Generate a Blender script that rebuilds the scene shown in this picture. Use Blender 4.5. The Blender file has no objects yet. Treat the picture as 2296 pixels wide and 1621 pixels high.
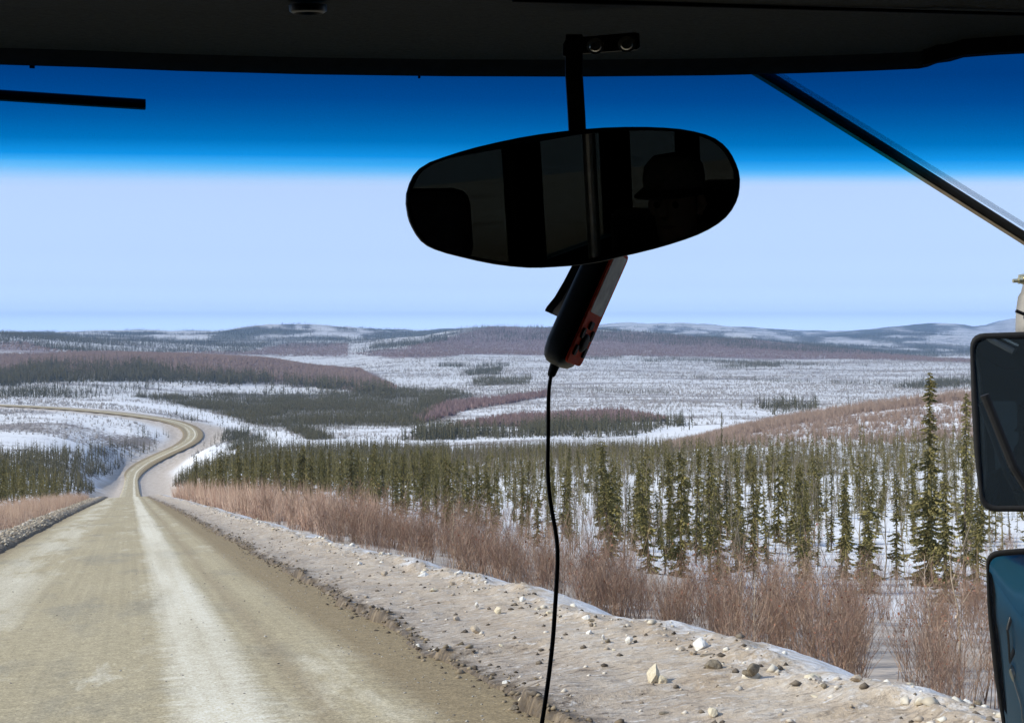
import bpy, bmesh, math, random
import numpy as np
from mathutils import Vector, Matrix

# ------------------------------------------------------------------ camera, sky, sun, exposure
SC = bpy.context.scene
COL = SC.collection
R = math.radians
FP, CX, HY, PW, PH = 2771.0, 1148.0, 740.0, 2296.0, 1621.0   # photo geometry: focal, centre column, horizon row
CAMZ = 2.5

cam_d = bpy.data.cameras.new('camera')
cam = bpy.data.objects.new('camera', cam_d); COL.objects.link(cam)
cam.location = (0, 0, CAMZ); cam.rotation_euler = (R(90), 0, 0)
cam_d.sensor_width = 36.0; cam_d.lens = 36.0 * FP / PW
cam_d.shift_y = -(PH / 2 - HY) / PW
cam_d.clip_start = 0.02; cam_d.clip_end = 80000
SC.camera = cam

SUN_EL, SUN_AZ = 36.0, -100.0          # azimuth clockwise from the view direction (+Y)
w = bpy.data.worlds.new('World'); SC.world = w; w.use_nodes = True
wn = w.node_tree.nodes; wl = w.node_tree.links
sky = wn.new('ShaderNodeTexSky'); sky.sky_type = 'NISHITA'; sky.sun_disc = False
sky.sun_elevation = R(SUN_EL); sky.sun_rotation = R(SUN_AZ)
sky.air_density = 1.0; sky.dust_density = 0.0; sky.ozone_density = 3.0; sky.altitude = 4000
bg = wn['Background']; bg.inputs['Strength'].default_value = 0.13
# thin high haze whitens the lower sky
tcw = wn.new('ShaderNodeTexCoord'); sxw = wn.new('ShaderNodeSeparateXYZ'); wl.new(tcw.outputs['Generated'], sxw.inputs[0])
mrw = wn.new('ShaderNodeMapRange'); wl.new(sxw.outputs[2], mrw.inputs[0])
for i_, v_ in enumerate((0.0, 0.55, 0.88, 0.25)): mrw.inputs[i_ + 1].default_value = v_
mxw = wn.new('ShaderNodeMix'); mxw.data_type = 'RGBA'; wl.new(mrw.outputs[0], mxw.inputs[0]); wl.new(sky.outputs['Color'], mxw.inputs[6])
mxw.inputs[7].default_value = (4.9, 6.1, 8.4, 1)
rpw = wn.new('ShaderNodeValToRGB'); cr_ = rpw.color_ramp     # brighter towards the horizon
for p_, v_ in ((0.0, 0.72), (0.006, 0.70), (0.012, 0.565), (0.020, 0.44), (0.035, 0.355), (0.06, 0.32), (0.13, 0.305), (0.32, 0.24), (0.7, 0.135)):
    e_ = cr_.elements.new(p_) if p_ not in (0.0,) else cr_.elements[0]; e_.position = p_; e_.color = (v_, v_, v_, 1)
wl.new(sxw.outputs[2], rpw.inputs[0])
vmw = wn.new('ShaderNodeVectorMath'); vmw.operation = 'MULTIPLY'; wl.new(mxw.outputs[2], vmw.inputs[0]); wl.new(rpw.outputs[0], vmw.inputs[1])
vsw = wn.new('ShaderNodeVectorMath'); vsw.operation = 'SCALE'; wl.new(vmw.outputs[0], vsw.inputs[0]); vsw.inputs[3].default_value = 3.6
wl.new(vsw.outputs[0], bg.inputs['Color'])
sun_d = bpy.data.lights.new('sun', 'SUN'); sun_d.energy = 5.0; sun_d.angle = R(0.5); sun_d.color = (1.0, 0.93, 0.80)
sun = bpy.data.objects.new('sun', sun_d); COL.objects.link(sun)
sdir = Vector((math.sin(R(SUN_AZ)) * math.cos(R(SUN_EL)), math.cos(R(SUN_AZ)) * math.cos(R(SUN_EL)), math.sin(R(SUN_EL))))
sun.rotation_euler = sdir.to_track_quat('Z', 'Y').to_euler()
vs = SC.view_settings
vs.view_transform = 'Standard'; vs.look = 'None'; vs.gamma = 1.0; vs.use_curve_mapping = False; vs.exposure = 0.0
cy = SC.cycles
cy.max_bounces = 6; cy.diffuse_bounces = 3; cy.glossy_bounces = 3; cy.transmission_bounces = 4
cy.transparent_max_bounces = 12; cy.volume_bounces = 0
cy.caustics_reflective = False; cy.caustics_refractive = False
cy.use_denoising = True; cy.sample_clamp_indirect = 4.0

# ------------------------------------------------------------------ helpers
rng = np.random.default_rng(7)

def P(px, py, Y):
    """point at depth Y seen at photo pixel (px, py)"""
    return Vector(((px - CX) / FP * Y, Y, CAMZ - (py - HY) / FP * Y))

def D(px, py):
    return Vector(((px - CX) / FP, 1.0, -(py - HY) / FP))

def tag(o, label=None, cat=None, group=None, kind=None):
    if label: o['label'] = label
    if cat: o['category'] = cat
    if group: o['group'] = group
    if kind: o['kind'] = kind
    return o

def empty(name, loc=(0, 0, 0)):
    o = bpy.data.objects.new(name, None); COL.objects.link(o); o.location = loc
    o.empty_display_size = 0.2
    return o

def link(name, me, parent=None):
    o = bpy.data.objects.new(name, me); COL.objects.link(o)
    if parent:
        o.parent = parent
    return o

def np_mesh(name, V, F, mat=None, smooth=False, colors=None, uv=None):
    """V (n,3), F (m,k) one face size; colors per vertex (n,3|4); uv per vertex (n,2)"""
    V = np.asarray(V, dtype=np.float32); F = np.asarray(F, dtype=np.int32)
    me = bpy.data.meshes.new(name)
    m, k = F.shape
    me.vertices.add(len(V)); me.vertices.foreach_set('co', V.ravel())
    me.loops.add(m * k); me.loops.foreach_set('vertex_index', F.ravel())
    me.polygons.add(m)
    me.polygons.foreach_set('loop_start', np.arange(0, m * k, k, dtype=np.int32))
    me.update(calc_edges=True)
    if smooth:
        me.polygons.foreach_set('use_smooth', np.ones(m, dtype=bool))
    if colors is not None:
        c = np.ones((len(V), 4), dtype=np.float32); c[:, :colors.shape[1]] = colors
        at = me.color_attributes.new('tint', 'FLOAT_COLOR', 'POINT'); at.data.foreach_set('color', c.ravel())
    if uv is not None:
        ul = me.uv_layers.new(name='UVMap'); ul.data.foreach_set('uv', np.asarray(uv, dtype=np.float32)[F.ravel()].ravel())
    me.validate(clean_customdata=False)
    if mat: me.materials.append(mat)
    return me

def _h(ix, iy, seed):
    n = (ix * 374761393 + iy * 668265263 + seed * 974634777) & 0xFFFFFFFF
    n = ((n ^ (n >> 13)) * 1274126177) & 0xFFFFFFFF
    n = (n ^ (n >> 16)) & 0xFFFFFFFF
    return n / 4294967295.0

def vnoise(x, y, seed=0):
    x = np.asarray(x, dtype=np.float64); y = np.asarray(y, dtype=np.float64)
    ix = np.floor(x).astype(np.int64); iy = np.floor(y).astype(np.int64)
    fx = x - ix; fy = y - iy
    fx = fx * fx * fx * (fx * (fx * 6 - 15) + 10); fy = fy * fy * fy * (fy * (fy * 6 - 15) + 10)
    a = _h(ix, iy, seed); b = _h(ix + 1, iy, seed); c = _h(ix, iy + 1, seed); d = _h(ix + 1, iy + 1, seed)
    return (a * (1 - fx) + b * fx) * (1 - fy) + (c * (1 - fx) + d * fx) * fy

def fbm(x, y, octv=4, seed=0):
    s = 0.0; a = 0.5; t = 0.0
    for i in range(octv):
        s = s + a * vnoise(x, y, seed + i * 17); t += a; a *= 0.5; x = x * 2.03 + 11.3; y = y * 2.03 + 5.7
    return s / t            # 0..1

def sstep(a, b, x):
    t = np.clip((x - a) / (b - a), 0, 1); return t * t * (3 - 2 * t)

# ---- materials
def new_mat(name):
    m = bpy.data.materials.new(name); m.use_nodes = True
    nt = m.node_tree; b = nt.nodes['Principled BSDF']
    return m, nt, b

class NB:
    """small node builder"""
    def __init__(s, nt): s.nt = nt
    def n(s, typ, **kw):
        o = s.nt.nodes.new(typ)
        for k, v in kw.items(): setattr(o, k, v)
        return o
    def set(s, sock, v):
        if hasattr(v, 'links') or hasattr(v, 'is_output'): s.nt.links.new(v, sock)
        else:
            if isinstance(v, (tuple, list)) and len(v) == 3 and len(sock.default_value) == 4: v = (*v, 1)
            sock.default_value = v
    def noise(s, vec, scale, detail=4, rough=0.55, dist=0.0):
        o = s.n('ShaderNodeTexNoise'); o.inputs['Scale'].default_value = scale; o.inputs['Detail'].default_value = detail
        o.inputs['Roughness'].default_value = rough; o.inputs['Distortion'].default_value = dist
        if vec is not None: s.nt.links.new(vec, o.inputs['Vector'])
        return o.outputs['Fac']
    def ramp(s, fac, stops, interp='LINEAR'):
        o = s.n('ShaderNodeValToRGB'); cr = o.color_ramp; cr.interpolation = interp
        while len(cr.elements) < len(stops): cr.elements.new(0.5)
        for e, (p, c) in zip(cr.elements, stops):
            e.position = p
            e.color = (c, c, c, 1) if isinstance(c, (int, float)) else (*c, 1)
        s.set(o.inputs['Fac'], fac); return o.outputs['Color']
    def mix(s, fac, a, b, mode='MIX'):
        o = s.n('ShaderNodeMix', data_type='RGBA', blend_type=mode)
        s.set(o.inputs[0], fac); s.set(o.inputs[6], a); s.set(o.inputs[7], b); return o.outputs[2]
    def math(s, op, a, b=0.0, clamp=False):
        o = s.n('ShaderNodeMath', operation=op, use_clamp=clamp); s.set(o.inputs[0], a); s.set(o.inputs[1], b); return o.outputs[0]
    def maprange(s, v, a, b, c=0.0, d=1.0):
        o = s.n('ShaderNodeMapRange'); s.set(o.inputs[0], v)
        for i, q in enumerate((a, b, c, d)): s.set(o.inputs[i + 1], q)
        return o.outputs[0]
    def mapping(s, vec, scale=(1, 1, 1), loc=(0, 0, 0), rot=(0, 0, 0)):
        o = s.n('ShaderNodeMapping'); s.nt.links.new(vec, o.inputs['Vector'])
        o.inputs['Scale'].default_value = scale; o.inputs['Location'].default_value = loc; o.inputs['Rotation'].default_value = rot
        return o.outputs['Vector']
    def bump(s, h, strength=0.5, dist=0.05):
        o = s.n('ShaderNodeBump'); o.inputs['Strength'].default_value = strength; o.inputs['Distance'].default_value = dist
        s.set(o.inputs['Height'], h); return o.outputs['Normal']

def simple_mat(name, col, rough=0.6, metal=0.0, noise_scale=None, var=0.25, bump=0.0, spec=0.5, space='Object'):
    m, nt, b = new_mat(name); N = NB(nt)
    b.inputs['Roughness'].default_value = rough; b.inputs['Metallic'].default_value = metal
    b.inputs['Specular IOR Level'].default_value = spec
    if noise_scale:
        tc = N.n('ShaderNodeTexCoord')
        f = N.noise(tc.outputs[space], noise_scale, 5, 0.6)
        c = N.mix(N.ramp(f, [(0.3, 0.0), (0.7, 1.0)]), tuple(x * (1 - var) for x in col), tuple(min(1, x * (1 + var)) for x in col))
        nt.links.new(c, b.inputs['Base Color'])
        if bump: nt.links.new(N.bump(f, bump, 0.01), b.inputs['Normal'])
    else:
        b.inputs['Base Color'].default_value = (*col, 1)
    return m

# ------------------------------------------------------------------ road centre line (metres, world)
HD = Vector((-0.3093, 1.0, -0.1241))          # heading of the near straight, per unit depth
HL = math.hypot(0.3093, 1.0)
RTX, RTY = 1.0 / HL, 0.3093 / HL               # level unit vector to the right of the road
T_C = -0.36                                    # road centre, metres right of the camera's track
HW = 4.43

def level_z(x, y):
    """height of the straight road's plane, level across"""
    t = (x * 1.0 + y * 0.3093) / HL
    s = (y - x * 0.3093) / HL
    return -0.1241 * (s / HL), t, s

cl = []
for Y in (-70, -40, -20, -5, 10, 25, 40, 60, 80, 100, 120, 140, 160, 180, 200, 218, 232):
    cl.append((-0.3093 * Y + T_C * RTX, Y + T_C * RTY, -0.1241 * Y))
for px, py, Y in ((292, 1116, 265), (292, 1122, 300), (292, 1123, 350), (292, 1114, 420), (293, 1102, 510), (294, 1088, 620), (296, 1072, 720),
                  (305, 1054, 790), (330, 1036, 832), (364, 1019, 856), (402, 1002, 878), (426, 987, 902), (433, 971, 934), (420, 956, 962),
                  (386, 944, 985), (328, 934, 1008), (256, 925, 1034), (154, 916, 1070), (51, 910, 1110), (-60, 906, 1160), (-260, 900, 1260), (-500, 895, 1400)):
    cl.append(tuple(P(px, py, Y)))
cl = np.array(cl)
def catmull(p, step):
    out = []
    for i in range(len(p) - 1):
        p0 = p[max(i - 1, 0)]; p1 = p[i]; p2 = p[i + 1]; p3 = p[min(i + 2, len(p) - 1)]
        L = np.linalg.norm(p2 - p1); n = max(2, int(L / step))
        d01 = max(np.linalg.norm(p1 - p0), 1e-3) ** 0.5; d12 = L ** 0.5; d23 = max(np.linalg.norm(p3 - p2), 1e-3) ** 0.5
        m1 = (p2 - p1) + d12 * ((p1 - p0) / d01 - (p2 - p0) / (d01 + d12)) if i > 0 else p2 - p1
        m2 = (p2 - p1) + d12 * ((p3 - p2) / d23 - (p3 - p1) / (d12 + d23)) if i < len(p) - 2 else p2 - p1
        for k in range(n):
            t = k / n; t2 = t * t; t3 = t2 * t
            out.append((2 * t3 - 3 * t2 + 1) * p1 + (t3 - 2 * t2 + t) * m1 + (-2 * t3 + 3 * t2) * p2 + (t3 - t2) * m2)
    out.append(p[-1]); return np.array(out)
CLN = catmull(cl, 3.0)
ct = np.gradient(CLN[:, :2], axis=0); ct /= np.linalg.norm(ct, axis=1)[:, None]
CRT = np.stack([ct[:, 1], -ct[:, 0]], 1)       # right-hand normals
CS = np.concatenate([[0], np.cumsum(np.linalg.norm(np.diff(CLN, axis=0), axis=1))])
S0 = np.interp(0.0, CLN[:20, 1], CS[:20])       # arclength beneath the camera
CHW = HW - 0.75 * sstep(90, 230, CLN[:, 1]) + 3.9 * sstep(690, 850, CLN[:, 1])     # widens round the far bend

def road_near(x, y):
    """nearest centre-line point: signed offset t (right +), road height, arclength from camera"""
    x = np.asarray(x, float); y = np.asarray(y, float)
    t = np.full(x.shape, 1e6); zr = np.zeros(x.shape); s = np.zeros(x.shape); hw = np.full(x.shape, HW)
    xf, yf = x.ravel(), y.ravel()
    tt, zz, ss, hh = t.ravel(), zr.ravel(), s.ravel(), hw.ravel()
    for a in range(0, len(xf), 20000):
        xx = xf[a:a + 20000, None]; yy = yf[a:a + 20000, None]
        d2 = (xx - CLN[None, :, 0]) ** 2 + (yy - CLN[None, :, 1]) ** 2
        k = np.argmin(d2, axis=1)
        dx = xx[:, 0] - CLN[k, 0]; dy = yy[:, 0] - CLN[k, 1]
        along = dx * ct[k, 0] + dy * ct[k, 1]
        lat = dx * CRT[k, 0] + dy * CRT[k, 1]
        dist = np.sqrt(d2[np.arange(len(k)), k])
        lat = np.where(dist > np.abs(lat) + 8, np.sign(lat + 1e-9) * dist, lat)
        slope = np.gradient(CLN[:, 2]) / np.gradient(CS)
        tt[a:a + 20000] = lat; zz[a:a + 20000] = CLN[k, 2] + slope[k] * np.clip(along, -3, 3); ss[a:a + 20000] = CS[k] + along - S0
        hh[a:a + 20000] = CHW[k]
    return tt.reshape(x.shape), zz.reshape(x.shape), ss.reshape(x.shape), hh.reshape(x.shape)

# ------------------------------------------------------------------ terrain: heights surveyed as (column, row, depth) of the ground
G = [
 # right of the road, near to far
 (2700,1700,18),(2700,1480,32),(2700,1320,60),(2700,1220,95),(2700,1090,170),(2700,1010,280),(2700,900,430),(2700,862,520),(2700,870,1400),(2700,830,2600),(2700,800,4000),(2700,775,6000),(2700,712,13000),(2700,706,17000),(2700,745,26000),
 (2296,1620,18),(2296,1490,28),(2296,1325,58),(2296,1230,88),(2296,1100,155),(2296,1042,220),(2296,960,340),(2296,900,430),(2296,868,500),(2296,885,900),(2296,876,1500),(2296,832,2500),(2296,803,3800),(2296,792,5000),(2296,775,7000),(2296,750,9500),(2296,711,15500),(2296,745,26000),
 (2100,1557,20),(2100,1485,28),(2100,1400,40),(2100,1315,60),(2100,1230,88),(2100,1100,160),(2100,1050,225),(2100,1000,310),(2100,940,400),(2100,893,480),(2100,905,800),(2100,882,1500),(2100,830,2500),(2100,803,3800),(2100,797,5200),(2100,770,7200),(2100,730,10500),(2100,750,14000),(2100,750,26000),
 (1960,908,490),(1960,905,900),(1960,884,1500),(1960,832,2500),(1960,800,3900),(1960,788,5400),(1960,770,7500),(1960,737,10000),(1960,750,14000),
 (1800,1490,22),(1800,1400,36),(1800,1310,60),(1800,1205,100),(1800,1100,170),(1800,1050,240),(1800,1005,320),(1800,960,420),(1800,935,500),(1800,950,800),(1800,930,1050),(1800,880,1500),(1800,835,2400),(1800,800,3800),(1800,773,5400),(1800,768,7500),(1800,745,11000),(1800,755,26000),
 (1650,1440,20),(1650,1380,34),(1650,1300,58),(1650,1190,105),(1650,1100,175),(1650,1050,245),(1650,1010,330),(1650,978,430),(1650,966,500),(1650,985,700),(1650,955,880),(1650,905,1250),(1650,850,2100),(1650,800,3600),(1650,762,5200),(1650,764,7200),(1650,737,9500),(1650,755,26000),
 (1500,1415,21),(1500,1350,34),(1500,1270,60),(1500,1180,110),(1500,1100,180),(1500,1050,250),(1500,1018,350),(1500,1003,450),(1500,1012,600),(1500,985,740),(1500,955,900),(1500,905,1250),(1500,850,2050),(1500,800,3500),(1500,765,4600),(1500,751,5200),(1500,762,7000),(1500,736,9200),(1500,755,26000),
 (1350,1372,25),(1350,1280,52),(1350,1180,110),(1350,1060,250),(1350,1025,380),(1350,1008,560),(1350,985,760),(1350,955,920),(1350,850,2000),(1350,742,5200),(1350,760,7000),(1350,741,9000),(1350,755,26000),
 (1200,1328,30),(1200,1265,52),(1200,1180,110),(1200,1120,170),(1200,1060,260),(1200,1025,380),(1200,1008,600),(1200,985,760),(1200,960,900),(1200,900,1300),(1200,850,2000),(1200,800,3300),(1200,770,4400),(1200,739,5200),(1200,760,7000),(1200,748,9000),(1200,755,26000),
 (1080,735,5200),(1080,770,4300),(1080,755,8000),
 (900,1262,38),(900,1220,65),(900,1150,130),(900,1100,220),(900,1045,400),(900,1012,600),(900,990,780),(900,962,950),(900,930,1150),(900,900,1400),(900,870,1750),(900,832,2400),(900,800,3200),(900,775,4000),(900,758,4700),(900,765,5600),(900,740,7600),(900,755,26000),
 (750,862,1850),(750,838,2150),(750,826,2350),(750,832,2700),(750,795,3600),(750,770,4800),(750,735,7000),(750,755,26000),
 (600,1182,70),(600,1158,100),(600,1118,170),(600,1075,300),(600,1030,500),(600,1000,680),(600,985,820),(600,950,1050),(600,920,1300),(600,885,1650),(600,860,1850),(600,838,2050),(600,808,2350),(600,815,2900),(600,790,3900),(600,768,5000),(600,735,6600),(600,750,9000),(600,755,26000),
 (450,1148,110),(450,1112,200),(450,1075,350),(450,1035,600),(450,1010,800),(450,985,900),(450,945,1040),(450,920,1250),(450,885,1600),(450,850,1850),(450,800,2350),(450,806,2900),(450,785,3900),(450,765,5000),(450,742,7200),(450,755,26000),
 (300,1130,190),(300,1130,330),(300,1100,560),(300,1065,740),(300,1010,850),(300,965,920),(300,940,990),(300,915,1150),(300,885,1500),(300,850,1800),(300,796,2350),(300,800,2800),(300,778,3700),(300,765,4600),(300,743,7200),(300,755,26000),
 (150,1150,120),(150,1122,220),(150,1085,420),(150,1040,620),(150,1000,760),(150,955,890),(150,922,1050),(150,900,1280),(150,850,1750),(150,795,2350),(150,790,2800),(150,765,3700),(150,757,4600),(150,744,6500),(150,755,26000),
 (0,1200,80),(0,1165,115),(0,1125,190),(0,1075,350),(0,1030,560),(0,960,860),(0,918,1070),(0,895,1300),(0,868,1600),(0,850,1800),(0,800,2350),(0,775,2900),(0,750,3700),(0,756,4600),(0,755,7000),(0,755,26000),
 (-300,1330,50),(-300,1240,80),(-300,1140,190),(-300,1060,400),(-300,960,860),(-300,905,1150),(-300,850,1800),(-300,790,2500),(-300,752,3700),(-300,755,26000),
 (-700,1400,60),(-700,1150,190),(-700,960,860),(-700,850,1800),(-700,765,3700),(-700,755,26000),
]
G = np.array(G, float)
def _xy(u, d): return np.stack([u / 300.0, np.log(d) * 2.2], -1)
gp = _xy(G[:, 0], G[:, 2])
def _phi(r2): return np.where(r2 > 1e-12, 0.5 * r2 * np.log(np.maximum(r2, 1e-12)), 0.0)
_n = len(gp)
_A = _phi(((gp[:, None] - gp[None]) ** 2).sum(-1)) + np.eye(_n) * 0.004
_Pm = np.concatenate([np.ones((_n, 1)), gp], 1)
_M = np.block([[_A, _Pm], [_Pm.T, np.zeros((3, 3))]])
# rows interpolate as height angle; stored as the row itself
_sol = np.linalg.solve(_M, np.concatenate([G[:, 1] - HY, np.zeros(3)]))
def row_field(u, d):
    shp = np.shape(u); q = _xy(np.ravel(u), np.ravel(d)); out = np.empty(len(q))
    for a in range(0, len(q), 40000):
        qq = q[a:a + 40000]
        r2 = ((qq[:, None, :] - gp[None]) ** 2).sum(-1)
        out[a:a + 40000] = _phi(r2) @ _sol[:_n] + _sol[_n] + qq @ _sol[_n + 1:]
    return out.reshape(shp)

def terrain_z(x, y):
    r = np.hypot(x, y); th = np.arctan2(x, y)
    thc = np.clip(th, R(-29), R(28))
    u = CX + FP * np.tan(thc)
    d = np.clip(r * np.cos(thc), 18.0, 20000.0)
    row = row_field(u, d)
    row = np.where(d > 17000, np.maximum(row, 8.0), row)
    zf = CAMZ - row * d / FP
    # small relief that grows with distance
    amp = np.clip((d - 60) / 300, 0, 1)
    zf = zf + amp * (fbm(x / 22, y / 22, 3, 3) - 0.5) * 1.2
    zf = zf + np.clip((d - 900) / 1500, 0, 1) * (fbm(x / 260, y / 260, 4, 9) - 0.5) * 11
    zf = zf + np.clip((d - 4500) / 3000, 0, 1) * (fbm(x / 620, y / 800, 5, 21) - 0.5) * 88
    # beside the near road: the road plane with a roadside drop
    zl, t, s = level_z(x, y)
    zn = zl - 1.35 * sstep(7.4, 11.0, np.abs(t)) - 0.03 * np.maximum(np.abs(t) - 11, 0) + (fbm(x / 1.7, y / 1.7, 3, 5) - 0.5) * 0.25
    wn_ = 1 - sstep(20, 46, np.maximum(y, 0) + np.abs(x) * 0.3)
    behind = y < 0
    wn_ = np.where(behind, 1 - sstep(40, 200, r), wn_)
    z = zf * (1 - wn_) + zn * wn_
    # road corridor
    m = (r < 1700) & (np.abs(th) < R(80)) | (r < 75)
    tt = np.full(x.shape, 1e6); zr = np.zeros(x.shape); ss = np.zeros(x.shape); hw = np.full(x.shape, HW)
    if m.any():
        a, b, c, h = road_near(x[m], y[m]); tt[m] = a; zr[m] = b; ss[m] = c; hw[m] = h
    far = sstep(260, 700, ss)
    ta = np.abs(tt) - hw
    inner = 3.2
    wide = np.where(tt > 0, 4.2, 4.5) + far * np.where(tt > 0, 34.0, 16.0)
    wcor = 1 - sstep(inner, inner + wide, ta)
    zc = zr - 0.35 - 0.5 * far - 0.25 * far * np.clip(ta, 0, 3)
    zc = np.where(tt > 1e5, z, zc)
    return z * (1 - wcor) + zc * wcor

TH = np.concatenate([np.arange(-180, -60, 4.0), np.arange(-60, -31, 1.0), np.arange(-31, 30, 0.085), np.arange(30, 60, 1.0), np.arange(60, 180, 4.0)])
RR = np.exp(np.arange(math.log(1.2), math.log(20000), 0.0152))
TG, RG = np.meshgrid(np.radians(TH), RR)
XG = RG * np.sin(TG); YG = RG * np.cos(TG)
ZG = terrain_z(XG, YG)
_lr0, _dlr = math.log(1.2), 0.0152
def zground(x, y):
    x = np.asarray(x, float); y = np.asarray(y, float)
    r = np.maximum(np.hypot(x, y), 1.21); th = np.degrees(np.arctan2(x, y))
    fi = np.clip((np.log(r) - _lr0) / _dlr, 0, len(RR) - 1.001); i = fi.astype(int); fi = fi - i
    fj = np.interp(th, TH, np.arange(len(TH))); j = np.minimum(fj.astype(int), len(TH) - 2); fj = fj - j
    return ((ZG[i, j] * (1 - fj) + ZG[i, j + 1] * fj) * (1 - fi) + (ZG[i + 1, j] * (1 - fj) + ZG[i + 1, j + 1] * fj) * fi)

def proj(x, y, z):
    y = np.maximum(y, 0.1)
    return CX + FP * x / y, HY + FP * (CAMZ - z) / y

def inpoly(px, py, poly):
    poly = np.array(poly, float); c = np.zeros(px.shape, bool)
    x0, y0 = poly[:, 0], poly[:, 1]; x1, y1 = np.roll(x0, -1), np.roll(y0, -1)
    for a, b, e, f_ in zip(x0, y0, x1, y1):
        if b == f_: continue
        c ^= ((b > py) != (f_ > py)) & (px < (e - a) * (py - b) / (f_ - b) + a)
    return c

def inpoly_soft(x, y, px, py, poly, jit=6.0, scale=60.0, seed=0):
    scale = np.maximum(scale, 0.035 * y); jit = jit * np.clip(y / 1500.0, 0.3, 1.0)
    jx = (fbm(x / scale, y / scale, 3, 40 + seed) - 0.5) * 4 * jit; jy = (fbm(x / scale, y / scale, 3, 80 + seed) - 0.5) * 1.4 * jit
    return inpoly(px + jx, py + jy, poly)

# land cover (outlines of stands and clearings as surveyed on the ground, with the depth range they lie in)
SPRUCE = [  # poly, Ymin, Ymax, trees per m2, height range
 ([(930,1185),(1100,1210),(1300,1262),(1500,1300),(1800,1330),(2170,1340),(2500,1345),(2500,1062),(2200,1058),(1900,1062),(1400,1062),(1000,1100)], 50, 260, 1/6.0, (1.4,6.6)),
 ([(880,1015),(1100,1008),(1400,1010),(1650,1012),(1900,1000),(2296,985),(2500,980),(2500,1072),(2296,1055),(1900,1066),(1400,1066),(1000,1085),(900,1095)], 200, 620, 1/6.5, (1.4,6.0)),
 ([(390,1108),(480,1122),(640,1125),(820,1140),(930,1180),(1010,1110),(1010,1010),(900,1005),(650,1003),(560,1005),(520,1025),(440,1055),(385,1085)], 110, 800, 1/8.5, (2.6,7.8)),
 ([(-300,1180),(0,1140),(110,1122),(200,1110),(215,1100),(225,1078),(150,1082),(0,1080),(-300,1080)], 110, 520, 1/8.0, (2.5,7.0)),
 ([(-300,1085),(0,1085),(150,1078),(290,1062),(300,1050),(380,1002),(375,990),(280,995),(200,1005),(0,1028),(-300,1035)], 350, 880, 1/12.0, (4,9.5)),
 ([(278,984),(330,970),(390,972),(396,984),(340,984)], 750, 980, 1/9.0, (5,9)),
 ([(385,926),(440,946),(500,963),(562,975),(572,983),(500,997),(488,991),(474,970),(440,954)], 880, 1250, 1/4.0, (3.5,7)),
 ([(290,891),(400,906),(480,924),(560,950),(640,963),(690,985),(900,990),(935,960),(1000,900),(1060,884),(900,872),(820,885),(690,880),(520,884)], 980, 1900, 1/6.0, (4,8)),
 ([(380,838),(520,842),(880,878),(880,892),(700,870),(480,862),(200,856),(-200,880),(-200,848),(0,840),(100,822),(250,818)], 1450, 2250, 1/20.0, (9,20)),
 ([(900,988),(1230,988),(1420,978),(1530,958),(1540,948),(1400,952),(1230,956),(1050,968),(930,972)], 780, 1000, 1/9.0, (8,13)),
 ([(-200,748),(100,746),(230,760),(420,768),(620,768),(560,790),(380,792),(140,790),(60,772),(-200,770)], 2800, 6000, 1/90.0, (11,17)),
 ([(780,792),(860,775),(960,762),(1010,752),(1010,765),(900,782),(830,795)], 3300, 5300, 1/60.0, (11,17)),
 ([(1050,738),(1400,742),(1650,758),(1900,782),(1900,796),(1500,778),(1330,765),(1180,765),(1090,752)], 4200, 5600, 1/170.0, (10,17)),
 ([(1060,850),(1190,845),(1180,862),(1060,868)], 1500, 2500, 1/14.0, (5,9)),
 ([(1040,835),(1130,826),(1120,842),(1050,843)], 1800, 2900, 1/14.0, (5,9)),
 ([(1700,915),(1760,905),(1830,908),(1820,925),(1740,932)], 900, 1400, 1/16.0, (8,13)),
 ([(1980,868),(2060,862),(2180,850),(2300,845),(2300,860),(2060,872)], 1200, 2200, 1/20.0, (7,12)),
 ([(1230,798),(1700,811),(1950,822),(1950,826),(1700,817),(1230,804)], 2500, 4500, 1/60.0, (5,10)),
 ([(1560,846),(1900,857),(2180,861),(2300,861),(2300,865),(1880,862),(1560,851)], 1500, 2600, 1/40.0, (4,7)),
 ([(990,814),(1140,817),(1140,824),(990,822)], 2200, 3600, 1/30.0, (5,10)), ([(1600,820),(1740,816),(1745,826),(1600,828)], 2200, 3600, 1/40.0, (5,10)),
 ([(1120,880),(1300,872),(1500,880),(1500,884),(1300,878),(1120,886)], 1200, 2000, 1/30.0, (4,7)),
 ([(575,946),(640,952),(720,966),(760,998),(700,1006),(684,984),(648,964)], 780, 1250, 1/5.0, (3,7)),
 ([(508,990),(590,974),(606,985),(572,997),(512,1012)], 680, 1050, 1/6.0, (3,6)),
 ([(900,940),(960,905),(1060,885),(1060,893),(990,915),(930,955)], 1000, 1700, 1/10.0, (4,8)),
 ([(0,895),(200,892),(330,880),(340,868),(150,868),(0,872)], 1150, 1750, 1/24.0, (5,11)),
]
CLEAR = [  # open snow
 ([(150,902),(240,906),(330,915),(420,930),(500,952),(540,965),(560,962),(470,925),(380,908),(260,900)], 900, 1400),
 ([(560,965),(640,970),(672,985),(650,998),(590,1004),(530,1020),(505,1015),(560,1000),(600,988)], 700, 1100),
 ([(905,1012),(1100,1003),(1230,988),(1400,984),(1480,960),(1660,950),(1600,975),(1490,1003),(1250,1022),(930,1030)], 560, 900),
]
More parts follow.
